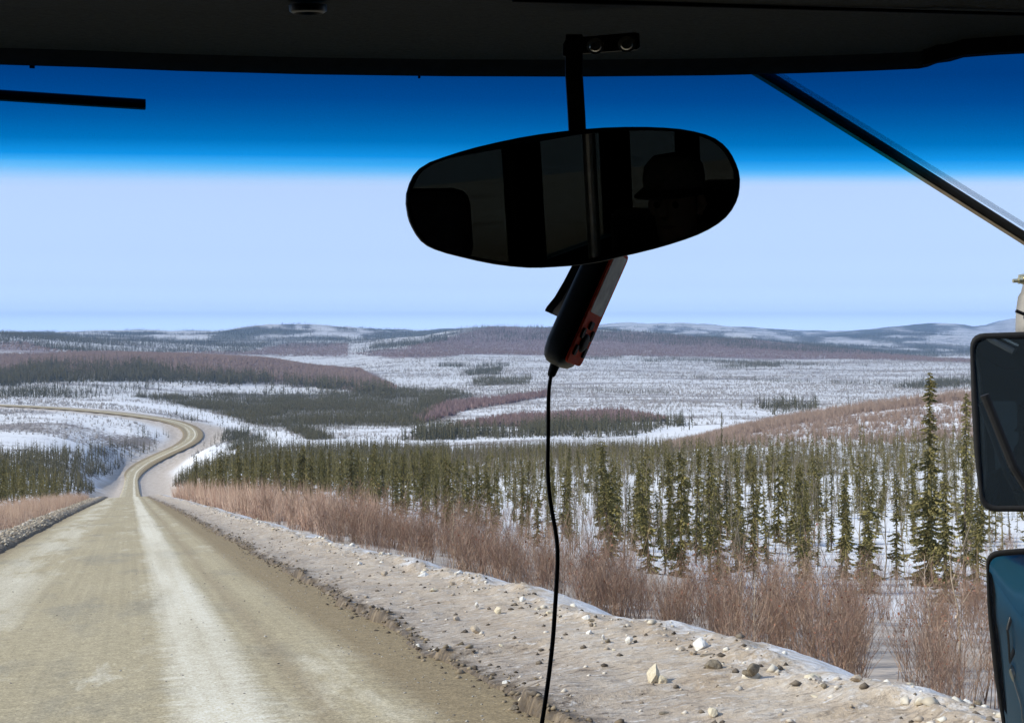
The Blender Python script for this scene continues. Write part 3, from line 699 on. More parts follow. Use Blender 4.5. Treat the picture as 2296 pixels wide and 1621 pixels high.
for k, (rr_, hh_) in enumerate(((1.0, 0.0), (0.97, 0.006), (0.78, 0.008), (0.74, 0.002), (0.0, 0.0))):
    for j in range(n_):
        a = 2 * math.pi * j / n_; V.append(c_ + ux * (0.0185 * rr_ * math.cos(a)) + uy * (0.016 * rr_ * math.sin(a)) + un * hh_)
for k in range(4):
    for j in range(n_): F.append((k * n_ + j, k * n_ + (j + 1) % n_, (k + 1) * n_ + (j + 1) % n_, (k + 1) * n_ + j))
part('dome_lamp', V, F, blackp, HL_, smooth=True)
V, F = [], []
pa = glass_hit(663, he(663) - 60, -0.085)
box_vf(pa, BR * 0.0135, BU * 0.0045, BF * 0.006, V, F); bevel(part('clip_tab', V, F, trimm, HL_), 0.0015)
V, F = [], []
for px, w_ in ((72, 5), (940, 2.2)):
    V, F = [], []
    p_ = glass_hit(px, he(px) + 3, -0.01); box_vf(p_, BR * 0.0006 * w_, BU * 0.0022, BF * 0.002, V, F)
    part('trim_clip', V, F, trimm)
V, F = [], []
c1 = [(2070, 150), (2090, 146), (2105, 142), (2160, 128), (2240, 122), (2420, 116)]
for px, y in c1:
    for dy_, off in ((0, -0.055), (-4, -0.075), (-70, -0.10), (-70, -0.03), (0, -0.02)): V.append(glass_hit(px, y + dy_, off))
for i in range(len(c1) - 1):
    for j in range(5): F.append((i * 5 + j, i * 5 + (j + 1) % 5, (i + 1) * 5 + (j + 1) % 5, (i + 1) * 5 + j))
F.append((0, 1, 2, 3, 4))
part('corner_trim', V, F, trimm)

# windscreen glass with its tinted top band
wm, nt, b = new_mat('windscreen_glass'); N = NB(nt)
nt.nodes.remove(b); outn = nt.nodes['Material Output']
uvn = N.n('ShaderNodeUVMap', uv_map='UVMap'); sx = N.n('ShaderNodeSeparateXYZ'); nt.links.new(uvn.outputs['UV'], sx.inputs[0])
TINT = [(0.0, (0.90, 0.93, 0.955)), (0.030, (0.80, 0.905, 0.955)), (0.055, (0.56, 0.83, 0.95)), (0.085, (0.27, 0.72, 0.94)), (0.12, (0.09, 0.59, 0.90)), (0.18, (0.012, 0.42, 0.78)), (0.32, (0.0, 0.245, 0.52)), (0.50, (0.0, 0.165, 0.40)), (0.70, (0.0, 0.105, 0.31)), (0.95, (0.0, 0.075, 0.245))]
tint = N.ramp(sx.outputs[1], TINT)
tr = N.n('ShaderNodeBsdfTransparent'); nt.links.new(tint, tr.inputs['Color'])
gl = N.n('ShaderNodeBsdfGlossy'); gl.inputs['Roughness'].default_value = 0.02; gl.inputs['Color'].default_value = (0.8, 0.85, 0.9, 1)
ms = N.n('ShaderNodeMixShader'); ms.inputs[0].default_value = 0.006
nt.links.new(tr.outputs[0], ms.inputs[1]); nt.links.new(gl.outputs[0], ms.inputs[2]); nt.links.new(ms.outputs[0], outn.inputs['Surface'])
def band_y(px): return float(np.interp(px, [-2100, -700, 0, 900, 1700, 2296, 2900], [318, 364, 386, 397, 405, 404, 400]))
V, uv = [], []; gx = list(range(-2060, 2861, 60)); gy = list(range(60, 2701, 60))
for px in gx:
    for py in gy: V.append(glass_hit(px, py)); uv.append((px / 1000.0, max(0.0, (band_y(px) - py) / 250.0)))
part('windscreen', V, grid_f(len(gx), len(gy)), wm, smooth=True, uv=uv)

# wipers, outside the glass
def wiper(name, pts, w_, t_, mat, off=0.05, parent=BUS):
    V, F = [], []
    P_ = [glass_hit(x, y, off) for x, y in pts]
    for i, p_ in enumerate(P_):
        d = (P_[min(i + 1, len(P_) - 1)] - P_[max(i - 1, 0)]).normalized(); nrm = BF; s_ = d.cross(nrm).normalized(); nn_ = s_.cross(d)
        for k in range(12):
            a = 2 * math.pi * k / 12; cs, sn = math.cos(a), math.sin(a)
            sq = lambda v_: math.copysign(abs(v_) ** 0.6, v_)
            V.append(p_ + s_ * (sq(cs) * w_) + nn_ * (sq(sn) * t_))
    for i in range(len(P_) - 1):
        for k in range(12): F.append((i * 12 + k, i * 12 + (k + 1) % 12, (i + 1) * 12 + (k + 1) % 12, (i + 1) * 12 + k))
    F.append(tuple(range(12))); F.append(tuple((len(P_) - 1) * 12 + k for k in range(12)))
    return part(name, V, F, mat, parent, smooth=False)
W1 = wiper('wiper_arm', [(-420, 190), (-100, 208), (326, 235)], 0.0068, 0.006, blackp, 0.05)
V, F = [], []
tube_vf([glass_hit(x, y, 0.058) for x, y in ((-420, 197), (-100, 215.5), (325, 243))], 0.0022, V, F, 8); part('wiper_edge', V, F, steel, W1)
W2 = wiper('wiper_arm', [(1560, 76), (1720, 172), (2000, 347), (2296, 534), (2420, 614)], 0.0088, 0.007, armm, 0.05)
ghostm, nt, b = new_mat('ghost_reflection')  # pale ghost reflection of the arm in the glass, built as a translucent tube
b.inputs['Base Color'].default_value = (0.55, 0.60, 0.60, 1); b.inputs['Roughness'].default_value = 0.25; b.inputs['Alpha'].default_value = 0.25
V, F = [], []
tube_vf([glass_hit(x, y, 0.06) for x, y in ((1580, 66), (1752, 170), (2022, 336), (2300, 508), (2430, 592))], 0.0042, V, F, 8); part('arm_ghost', V, F, ghostm, W2, smooth=True)

# interior rear-view mirror on its stem
MOUT = [(909,458),(910,435),(917,412),(926,394),(940,378),(963,364),(993,353),(1030,341),(1069,330),(1116,319),(1164,309),(1212,301),(1259,295),(1306,290),(1354,286.5),(1402,285),(1449,285),(1488,286.5),(1525,289.5),(1556,295),(1583,302),(1604,311),(1621,323),(1634,337),(1643,351),(1651,368),(1657,385),(1659.5,402),(1659,420),(1656.5,438),(1651,454),(1641,472),(1628,488),(1611,502),(1590,515),(1565,527),(1537,537.5),(1503,548.5),(1468,558.5),(1430,568),(1392,576.5),(1354,586),(1316,592.5),(1278,597),(1240,599.5),(1212,601),(1183,601),(1145,598),(1107,593),(1069,585.5),(1031,576.5),(1001,569),(974,560),(957,552),(943,541),(932,527),(923,511),(917,498),(913,484)]
MC = P(1285, 443, 1.20)
tgt = bc(A0 - HALF, -1.7, -0.06)
di = (MC - EYE).normalized(); do = (tgt - MC).normalized(); MN = (do - di).normalized()
def on_plane(px, py, c0, nrm, off=0.0):
    d = D(px, py); return EYE + d * ((c0 + nrm * off - EYE).dot(nrm) / d.dot(nrm))
cx_, cy_ = 1285.0, 443.0
def ring_pts(scale, off, c0=MC, nrm=MN, out=MOUT, cxx=cx_, cyy=cy_, inset=None):
    r_ = []
    for x, y in out:
        if inset is not None:
            L = math.hypot(x - cxx, y - cyy); s_ = (L - inset) / L
        else: s_ = scale
        r_.append(on_plane(cxx + (x - cxx) * s_, cyy + (y - cyy) * s_, c0, nrm, off))
    return r_
def loft(name, rings, mat, parent, loc=None, cap0=True, cap1=True, smooth=True):
    n_ = len(rings[0]); V = [v for r_ in rings for v in r_]; F = []
    for i in range(len(rings) - 1):
        for j in range(n_): F.append((i * n_ + j, i * n_ + (j + 1) % n_, (i + 1) * n_ + (j + 1) % n_, (i + 1) * n_ + j))
    if cap0: F.append(tuple(range(n_))[::-1])
    if cap1: F.append(tuple((len(rings) - 1) * n_ + j for j in range(n_)))
    return part(name, V, F, mat, parent, loc, smooth)
MR = loft('rear_view_mirror', [ring_pts(0.55, -0.040), ring_pts(0.86, -0.030), ring_pts(0.965, -0.014), ring_pts(1.0, -0.003), ring_pts(0.995, 0.002), ring_pts(1, 0.003, inset=9), ring_pts(1, 0.0005, inset=13)], blackp, BUS)
mgl, nt, b = new_mat('mirror_glass'); b.inputs['Base Color'].default_value = (0.165, 0.165, 0.155, 1); b.inputs['Metallic'].default_value = 1.0; b.inputs['Roughness'].default_value = 0.01
loft('mirror_glass', [ring_pts(1, 0.0015, inset=12)], mgl, MR, cap0=False, smooth=False)
V, F = [], []
for i, (x, y, Y) in enumerate(((1287, 80, 1.34), (1287, 168, 1.32), (1292, 250, 1.27), (1296, 330, 1.245))):
    p_ = P(x, y, Y); hw_ = 19.5 / FP * Y
    for sx_, sy_ in ((-1, -1), (1, -1), (1, 1), (-1, 1)): V.append(p_ + Vector((sx_ * hw_, sy_ * 0.006, 0)))
for i in range(3):
    for j in range(4): F.append((i * 4 + j, i * 4 + (j + 1) % 4, (i + 1) * 4 + (j + 1) % 4, (i + 1) * 4 + j))
F += [(3, 2, 1, 0), (12, 13, 14, 15)]
bevel(part('mirror_stem', V, F, blackp, MR), 0.0015)
def quad_block(pts, depth, th):
    V = [P(x, y, depth) for x, y in pts] + [P(x, y, depth + th) for x, y in pts]; n_ = len(pts)
    F = [tuple(range(n_))[::-1], tuple(range(n_, 2 * n_))] + [(i, (i + 1) % n_, n_ + (i + 1) % n_, n_ + i) for i in range(n_)]
    return V, F
V, F = quad_block([(1262, 100), (1268, 90), (1275, 86), (1425, 73), (1434, 76), (1435, 108), (1428, 113), (1300, 122), (1262, 128)], 1.325, 0.008)
BRK = bevel(part('mirror_bracket', V, F, simple_mat('bracket_paint', (0.016, 0.016, 0.016), 0.4, noise_scale=40), MR), 0.0012)
for x, y in ((1335, 104), (1405, 100)):
    V, F = [], []; c_ = P(x, y, 1.322); ax = (EYE - c_).normalized()
    ex = ax.cross(BU).normalized(); ey = ex.cross(ax)
    n_ = 18
    prof = ((0.0095, 0.0), (0.0095, 0.002), (0.0068, 0.0024), (0.0066, 0.008), (0.0055, 0.0095), (0.0028, 0.0095), (0.0026, 0.006))
    for r_, h_ in prof:
        for j in range(n_):
            a = 2 * math.pi * j / n_; V.append(c_ + ex * (r_ * math.cos(a)) + ey * (r_ * math.sin(a) * 0.9) + ax * h_)
    for k in range(len(prof) - 1):
        for j in range(n_): F.append((k * n_ + j, k * n_ + (j + 1) % n_, (k + 1) * n_ + (j + 1) % n_, (k + 1) * n_ + j))
    F.append(tuple((len(prof) - 1) * n_ + j for j in range(n_)))
    part('bolt', V, F, steel, MR, smooth=False)

# outside mirrors on the right
def side_mirror(outline, glass_in, depth, target, label, name='side_mirror', convex=0.0, gcol=(0.62, 0.66, 0.68), metal=1.0):
    xs = [p_[0] for p_ in outline]; ys = [p_[1] for p_ in outline]
    mx, my = (min(xs) + max(xs)) / 2, (min(ys) + max(ys)) / 2
    c0 = P(mx, my, depth); di = (c0 - EYE).normalized(); do = (target - c0).normalized(); nr = (do - di).normalized()
    rp = lambda inset, off, cv=0: ring_pts(1, off, c0, nr, outline, mx, my, inset)
    mr = loft(name, [ring_pts(0.6, -0.09, c0, nr, outline, mx, my), ring_pts(0.93, -0.07, c0, nr, outline, mx, my), rp(0, -0.03), rp(0, -0.004), rp(2.5, 0.0), rp(12, 0.0), rp(15, -0.004)], rubber, BUS)
    if label: mr['label'] = label
    m, nt, b = new_mat('side_mirror_glass'); b.inputs['Base Color'].default_value = (*gcol, 1); b.inputs['Metallic'].default_value = metal; b.inputs['Roughness'].default_value = 0.015
    rings = [ring_pts(1, -0.003, c0, nr, outline, mx, my, 13.5)]
    for f_ in (0.75, 0.5, 0.25, 0.02):
        base_ = ring_pts(1, 0, c0, nr, outline, mx, my, 13.5)
        rings.append([c0.lerp(q, f_) + nr * (-0.003 + convex * (1 - f_ * f_)) for q in base_])
    loft('mirror_glass', rings, m, mr, cap0=False)
    return mr, c0, nr
def rounded(pts, r=18, seg=5):
    out = []
    n_ = len(pts)
    for i in range(n_):
        p0 = Vector((*pts[i - 1], 0)); p1 = Vector((*pts[i], 0)); p2 = Vector((*pts[(i + 1) % n_], 0))
        a = p1 + (p0 - p1).normalized() * min(r, (p0 - p1).length / 2); b_ = p1 + (p2 - p1).normalized() * min(r, (p2 - p1).length / 2)
        for k in range(seg + 1):
            t = k / seg; q = a * (1 - t) ** 2 + p1 * 2 * t * (1 - t) + b_ * t * t; out.append((q.x, q.y))
    return out
def subdiv(pts, m=4):
    out = []
    for i in range(len(pts)):
        a, b_ = pts[i], pts[(i + 1) % len(pts)]
        L = math.hypot(a[0] - b_[0], a[1] - b_[1]); k = max(1, int(L / 25))
        for j in range(k): out.append((a[0] + (b_[0] - a[0]) * j / k, a[1] + (b_[1] - a[1]) * j / k))
    return out
U1 = subdiv(rounded([(2174, 748), (2296, 744), (2440, 738), (2456, 745), (2440, 1140), (2420, 1147), (2200, 1147), (2184, 1015), (2178, 900)], 34))
L1 = subdiv(rounded([(2210, 1236), (2296, 1228), (2440, 1224), (2452, 1232), (2440, 1700), (2400, 1720), (2262, 1715), (2228, 1510), (2214, 1370)], 30))
SM1, c1_, n1_ = side_mirror(U1, 14, 2.60, bc(0.75, 0.4, 0.05), 'upper flat side mirror reflecting dark glass', convex=0.002, gcol=(0.20, 0.27, 0.33), metal=0.92)
SM2, c2_, n2_ = side_mirror(L1, 14, 2.56, bc(1.38, 1.55, -1.30), 'lower convex side mirror reflecting blue bodywork', convex=0.005, metal=0.97)
bracket_m = simple_mat('weathered_pole', (0.30, 0.28, 0.25), 0.55, 0.3, noise_scale=18, var=0.35)
V, F = [], []
tube_vf([P(x, y, 2.68) for x, y in ((2311, 900), (2310, 740), (2311, 700), (2315, 672), (2322, 652), (2334, 640), (2360, 632), (2420, 622))], 0.030, V, F, 14)
PO = part('mirror_pole', V, F, bracket_m, SM1, smooth=True)
V, F = [], []
tube_vf([P(x, y, 2.655) for x, y in ((2278, 697), (2300, 706), (2345, 709))], 0.004, V, F, 8); part('cable_tie', V, F, rubber, SM1)
V, F = [], []
tube_vf([P(2271, 630, 2.66), P(2284, 629.5, 2.66)], 0.0042, V, F, 10)
tube_vf([P(2283, 629.5, 2.66), P(2292, 629, 2.66)], 0.0072, V, F, 6)
tube_vf([P(2285, 621, 2.67), P(2312, 616, 2.67)], 0.0048, V, F, 10)
tube_vf([P(2292, 629, 2.66), P(2340, 627, 2.67)], 0.009, V, F, 8)
part('clamp_bolt', V, F, simple_mat('zinc_bolt', (0.62, 0.56, 0.36), 0.4, 0.8, noise_scale=30), SM1)
V, F = [], []
for p0, p1 in (((1.86, 2.16, 0.02), (1.50, 1.50, -0.55)), ((1.86, 2.16, -0.95), (1.50, 1.50, -0.55)), ((1.50, 1.50, -0.35), (1.50, 1.48, -0.75))):
    tube_vf([bc(*p0), bc(*p1)], 0.018, V, F, 10)
def refl(px, py, L):
    d = D(px, py).normalized(); h = EYE + d * ((c1_ - EYE).dot(n1_) / d.dot(n1_)); r_ = d - n1_ * (2 * d.dot(n1_)); return h + r_ * L
tube_vf([refl(2178, 905, 0.34), refl(2230, 1030, 0.32), refl(2279, 1105, 0.30), refl(2290, 1112, 0.30), refl(2310, 1060, 0.30), refl(2340, 960, 0.31)], 0.0085, V, F, 10)  # V rods added out of view, placed to show in the upper mirror's reflection
tube_vf([refl(2284, 1108, 0.30), bc(1.50, 1.50, -0.62)], 0.013, V, F, 10)
part('mirror_arm', V, F, rubber, BUS)

# body: walls with windows, roof, floor, nose
winm, nt, b = new_mat('tinted_window'); N = NB(nt); nt.nodes.remove(b); outn = nt.nodes['Material Output']
tr = N.n('ShaderNodeBsdfTransparent'); tr.inputs['Color'].default_value = (0.22, 0.23, 0.21, 1)
gl = N.n('ShaderNodeBsdfGlossy'); gl.inputs['Roughness'].default_value = 0.03; gl.inputs['Color'].default_value = (0.6, 0.65, 0.68, 1)
ms = N.n('ShaderNodeMixShader'); ms.inputs[0].default_value = 0.08
nt.links.new(tr.outputs[0], ms.inputs[1]); nt.links.new(gl.outputs[0], ms.inputs[2]); nt.links.new(ms.outputs[0], outn.inputs['Surface'])
cabin = simple_mat('cabin_panel', (0.016, 0.016, 0.017), 0.8, noise_scale=20, var=0.2, spec=0.2)
for side in (-1, 1):
    ai = A0 + side * HALF; ao = ai + side * 0.05; lo, hi_ = min(ai, ao), max(ai, ao)
    V, F = [], []; bbox(lo, hi_, -7.0, 1.45, -2.0, -0.24, V, F); part('lower_panel', V, F, bluep)
    V, F = [], []; bbox(lo, hi_, -7.0, 1.40, 0.15, 0.60, V, F); part('upper_panel', V, F, bluep)
    V, F = [], []; bbox(lo - 0.012, hi_ + 0.0, -7.0, 1.2, -2.0 + 0.7, -0.26, V, F); part('inner_lining', V, F, cabin) if side < 0 else None
    V, F = [], []; bbox(lo, hi_, 1.405, 1.56, -0.95, 0.60, V, F); part('front_pillar', V, F, trimm)
    edges = [1.25, 0.35, -0.55, -1.38, -2.15, -2.95, -3.75, -4.55, -5.35, -6.15, -7.0]
    for k in range(len(edges) - 1):
        V, F = [], []; bbox(lo + 0.012, hi_ - 0.008, edges[k + 1] + 0.09, edges[k] - 0.09, -0.24, 0.15, V, F); part('side_window', V, F, winm)
        V, F = [], []; bbox(lo, hi_, edges[k] - 0.09, edges[k] + (0.09 if k else 0.20), -0.239, 0.149, V, F); part('window_pillar', V, F, trimm)
V, F = [], []; bbox(A0 - HALF - 0.05, A0 + HALF + 0.05, -7.05, 0.55, 0.605, 0.66, V, F); bevel(part('roof', V, F, bluep), 0.01)
V, F = [], []; bbox(A0 - HALF, A0 + HALF, -7.0, 1.5, -1.36, -1.30, V, F); part('cabin_floor', V, F, cabin)
V, F = [], []; bbox(A0 - HALF - 0.05, A0 + HALF + 0.05, -7.1, -7.0, -2.0, 0.5, V, F); part('rear_wall', V, F, cabin)
nose = []
for i in range(13):
    a = A0 - HALF - 0.05 + (2 * HALF + 0.1) * i / 12
    bb = 1.78 - 0.10 * (a - A0) ** 2
    nose.append([bc(a, bb - 0.5, -2.0), bc(a, bb + 0.05, -2.0), bc(a, bb + 0.08, -1.6), bc(a, bb + 0.05, -1.15), bc(a, bb - 0.02, -0.93), bc(a, bb - 0.10, -0.93), bc(a, bb - 0.5, -0.98)])
part('front_panel', [v for r_ in nose for v in r_], grid_f(13, 7), bluep, smooth=True)
def nb_(a, c, off=0.0): return bc(a, 1.78 - 0.10 * (a - A0) ** 2 + float(np.interp(-c, [0.93, 1.15, 1.6, 2.0], [-0.02, 0.05, 0.08, 0.05])) + off, c)
V, F = [], []
for i in range(5):
    for c_ in (-0.96, -1.15, -1.4, -1.7):
        V.append(nb_(1.02 + 0.035 * i, c_, 0.006))
part('black_valance', V, grid_f(5, 4), trimm)
V, F = [], []; tube_vf([nb_(1.26, -1.08, 0.0), nb_(1.26, -1.09, 0.05), nb_(1.262, -1.19, 0.055), nb_(1.264, -1.20, 0.0)], 0.010, V, F, 10); part('nose_handle', V, F, blackp)
V, F = [], []; tube_vf([nb_(1.24, -1.29, 0.0), nb_(1.24, -1.29, 0.025)], 0.022, V, F, 16); part('filler_cap', V, F, steel)
V, F = [], []; tube_vf([nb_(1.24, -1.31, 0.012), nb_(1.31, -1.40, 0.015), nb_(1.40, -1.46, 0.012)], 0.005, V, F, 8); part('cap_chain', V, F, steel)
# driver's seat
V, F = [], []; bbox(-0.78, -0.24, 0.00, 0.42, -0.80, -0.66, V, F); DS = bevel(part('driver_seat', V, F, seatm), 0.03, 3)
V, F = [], []; bbox(-0.76, -0.26, -0.10, 0.0, -0.70, -0.03, V, F); bevel(part('seat_back', V, F, seatm, DS), 0.045, 3)
V, F = [], []; bbox(-0.64, -0.38, -0.10, -0.02, -0.01, 0.15, V, F); bevel(part('headrest', V, F, seatm, DS), 0.035, 3)
V, F = [], []; bbox(-0.62, -0.40, 0.06, 0.34, -1.30, -0.80, V, F); part('seat_base', V, F, blackp, DS)
# passenger seated behind, faintly seen in the interior mirror
def skin_body(name, joints, bones, mat, parent, loc):
    me = bpy.data.meshes.new(name); me.from_pydata([tuple(bc(*j[:3]) - loc) for j in joints], bones, []); me.update(); me.materials.append(mat)
    o = link(name, me, parent); m_ = o.modifiers.new('skin', 'SKIN'); m_.use_smooth_shade = True
    for v, j in zip(me.skin_vertices[0].data, joints): v.radius = (j[3], j[4] if len(j) > 4 else j[3])
    me.skin_vertices[0].data[0].use_root = True
    sb = o.modifiers.new('sub', 'SUBSURF'); sb.levels = 1; sb.render_levels = 2
    return o
PA, PB = -0.42, -1.42
PL = bc(PA, PB, -0.84)
PER = empty('person', PL); tag(PER, 'person in a dark jacket and cap sitting behind the driver, dim in the interior mirror', 'person')
dark_cloth = simple_mat('dark_jacket', (0.035, 0.040, 0.055), 0.9, noise_scale=60, var=0.3); skinm = simple_mat('skin', (0.42, 0.27, 0.20), 0.6, noise_scale=30, var=0.1)
J = [(PA, PB, -0.80, .15, .12), (PA, PB - 0.02, -0.62, .15, .11), (PA, PB - 0.03, -0.42, .17, .11), (PA, PB - 0.03, -0.30, .12, .09), (PA, PB - 0.02, -0.22, .055, .055), (PA, PB + 0.0, -0.13, .066, .078), (PA, PB + 0.01, -0.04, .070, .085), (PA, PB + 0.0, 0.03, .055, .065),
     (PA - 0.19, PB - 0.03, -0.33, .062), (PA - 0.25, PB + 0.02, -0.60, .048), (PA - 0.14, PB + 0.22, -0.68, .036), (PA + 0.19, PB - 0.03, -0.33, .062), (PA + 0.25, PB + 0.02, -0.60, .048), (PA + 0.14, PB + 0.22, -0.68, .036),
     (PA - 0.10, PB + 0.10, -0.80, .085), (PA - 0.12, PB + 0.46, -0.78, .062), (PA - 0.12, PB + 0.50, -1.18, .045), (PA - 0.12, PB + 0.62, -1.25, .04), (PA + 0.10, PB + 0.10, -0.80, .085), (PA + 0.12, PB + 0.46, -0.78, .062), (PA + 0.12, PB + 0.50, -1.18, .045), (PA + 0.12, PB + 0.62, -1.25, .04)]
Bn = [(0, 1), (1, 2), (2, 3), (3, 4), (4, 5), (5, 6), (6, 7), (3, 8), (8, 9), (9, 10), (3, 11), (11, 12), (12, 13), (0, 14), (14, 15), (15, 16), (16, 17), (0, 18), (18, 19), (19, 20), (20, 21)]
skin_body('body', J, Bn, skinm, PER, PL)
cj = [(a_, b_, c_, r_[0] * 1.07 + 0.008, (r_[1] if len(r_) > 1 else r_[0]) * 1.07 + 0.008) for a_, b_, c_, *r_ in J[:4]] + [(a_, b_, c_, r_[0] * 1.1 + 0.008) for a_, b_, c_, *r_ in (J[8], J[9], J[11], J[12])]
cj += [((J[10][0] + 0.2 * (J[9][0] - J[10][0])), J[10][1] - 0.04, J[10][2] + 0.02, .048), ((J[13][0] + 0.2 * (J[12][0] - J[13][0])), J[13][1] - 0.04, J[13][2] + 0.02, .048)]
skin_body('jacket', cj, [(0, 1), (1, 2), (2, 3), (3, 4), (4, 5), (5, 8), (3, 6), (6, 7), (7, 9)], dark_cloth, PER, PL)
tj = [(a_, b_, c_, r_[0] * 1.1 + 0.01) for a_, b_, c_, *r_ in J[14:22]] + [(PA, PB, -0.80, .16, .13)]
skin_body('trousers', [tj[8], tj[0], tj[1], tj[2], tj[4], tj[5], tj[6]], [(0, 1), (1, 2), (2, 3), (0, 4), (4, 5), (5, 6)], dark_cloth, PER, PL)
for sx_ in (-1, 1):     # five fingers on each hand, resting on the thighs
    hj = [(PA + sx_ * 0.13, PB + 0.24, -0.69, .030, .018), (PA + sx_ * 0.12, PB + 0.30, -0.70, .034, .014)]
    fb = [(0, 1)]
    for q, (dx_, ln_) in enumerate(((-0.030, 0.062), (-0.011, 0.074), (0.009, 0.070), (0.028, 0.054))):
        hj += [(PA + sx_ * 0.12 + dx_, PB + 0.33, -0.70, .009), (PA + sx_ * 0.12 + dx_ * 1.15, PB + 0.33 + ln_ * 0.6, -0.705, .008), (PA + sx_ * 0.12 + dx_ * 1.2, PB + 0.33 + ln_, -0.722, .007)]
        k_ = 2 + q * 3; fb += [(1, k_), (k_, k_ + 1), (k_ + 1, k_ + 2)]
    hj += [(PA + sx_ * 0.085, PB + 0.285, -0.695, .010), (PA + sx_ * 0.065, PB + 0.325, -0.705, .008)]; fb += [(0, 14), (14, 15)]
    skin_body('hand', hj, fb, skinm, PER, PL)
V, F = [], []
for k, (r_, h_) in enumerate(((.098, -0.005), (.102, 0.03), (.095, 0.07), (.065, 0.10), (.0, 0.108))):
    for j in range(20): a = 2 * math.pi * j / 20; V.append(bc(PA + r_ * 0.92 * math.cos(a), PB + 0.01 + r_ * 1.08 * math.sin(a), h_))
for k in range(4):
    for j in range(20): F.append((k * 20 + j, k * 20 + (j + 1) % 20, (k + 1) * 20 + (j + 1) % 20, (k + 1) * 20 + j))
CAP = part('cap', V, F, simple_mat('cap_cloth', (0.20, 0.19, 0.17), 0.9, noise_scale=60), PER, PL, True)
V, F = [], []
for j in range(13):
    a = math.pi * j / 12
    for r_, z_ in ((0.098, 0.004), (0.155, -0.012), (0.155, -0.018), (0.098, -0.002)): V.append(bc(PA + 0.092 / 0.098 * min(r_, 0.115) * math.cos(a), PB + 0.03 + r_ * math.sin(a), z_))
for j in range(12):
    for q in range(4): F.append((j * 4 + q, j * 4 + (q + 1) % 4, (j + 1) * 4 + (q + 1) % 4, (j + 1) * 4 + q))
part('cap_peak', V, F, dark_cloth, CAP, PL)
for sx_ in (-1, 1):
    V, F = [], []; tube_vf([bc(PA + sx_ * 0.030, PB + 0.086, -0.045), bc(PA + sx_ * 0.030, PB + 0.096, -0.046)], [0.011, 0.006], V, F, 10); part('eye', V, F, trimm, PER, PL)
    V, F = [], []; tube_vf([bc(PA + sx_ * 0.073, PB - 0.005, -0.085), bc(PA + sx_ * 0.082, PB - 0.012, -0.055), bc(PA + sx_ * 0.075, PB - 0.006, -0.02)], [0.010, 0.016, 0.010], V, F, 8); part('ear', V, F, skinm, PER, PL)
V, F = [], []; tube_vf([bc(PA, PB + 0.090, -0.03), bc(PA, PB + 0.112, -0.075), bc(PA, PB + 0.088, -0.085)], [0.008, 0.015, 0.010], V, F, 8); part('nose', V, F, skinm, PER, PL)
V, F = [], []; tube_vf([bc(PA - 0.024, PB + 0.076, -0.112), bc(PA, PB + 0.086, -0.114), bc(PA + 0.024, PB + 0.076, -0.112)], [0.003, 0.006, 0.003], V, F, 8); part('mouth', V, F, simple_mat('lips', (0.30, 0.13, 0.11), 0.6, noise_scale=30), PER, PL)
V, F = [], []
tube_vf([bc(A0 + HALF + 0.055, 0.95, -0.85), bc(A0 + HALF + 0.11, 0.95, -0.87), bc(A0 + HALF + 0.11, 0.95, -1.25), bc(A0 + HALF + 0.055, 0.95, -1.27)], 0.014, V, F, 10); part('grab_handle', V, F, blackp, BUS)
V, F = [], []
tube_vf([bc(A0 + HALF + 0.05, 1.1, -1.34), bc(A0 + HALF + 0.075, 1.1, -1.34)], 0.04, V, F, 16); part('marker_lamp', V, F, simple_mat('lamp_lens', (0.55, 0.5, 0.45), 0.3, noise_scale=20), BUS)
V, F = [], []; bbox(A0 - HALF - 0.05, A0 + HALF + 0.05, 0.30, 1.22, 0.595, 0.604, V, F); part('roof_lining', V, F, liner)
for side in (-1, 1):
    a_e = A0 + side * HALF; V, F = [], []; bbox(min(a_e, a_e - side * 0.10), max(a_e, a_e - side * 0.10), 0.30, 1.40, 0.40, 0.594, V, F); part('side_lining', V, F, liner)
# seats and a handrail behind the viewer
for r_i, b0 in enumerate((-1.2, -2.1, -3.0, -3.9, -4.8)):
    for a in (A0 - 0.72, A0 + 0.72):
        V, F = [], []
        bbox(a - 0.40, a + 0.40, b0 - 0.42, b0 + 0.05, -0.98, -0.84, V, F)
        st = bevel(part('passenger_seat', V, F, seatm), 0.03, 3)
        V, F = [], []; bbox(a - 0.40, a + 0.40, b0 - 0.56, b0 - 0.44, -0.86, -0.28, V, F); bevel(part('seat_back', V, F, seatm, st), 0.04, 3)
        for h_ in (-0.21, 0.21):
            V, F = [], []; bbox(a + h_ - 0.13, a + h_ + 0.13, b0 - 0.56, b0 - 0.46, -0.27, -0.10, V, F); bevel(part('headrest', V, F, seatm, st), 0.04, 3)
        V, F = [], []; bbox(a - 0.3, a + 0.3, b0 - 0.4, b0 - 0.05, -1.30, -0.98, V, F); part('seat_base', V, F, blackp, st)
V, F = [], []; tube_vf([bc(-0.29, -0.50, -1.3), bc(-0.29, -0.50, 0.45)], 0.016, V, F, 14); part('handrail', V, F, steel)

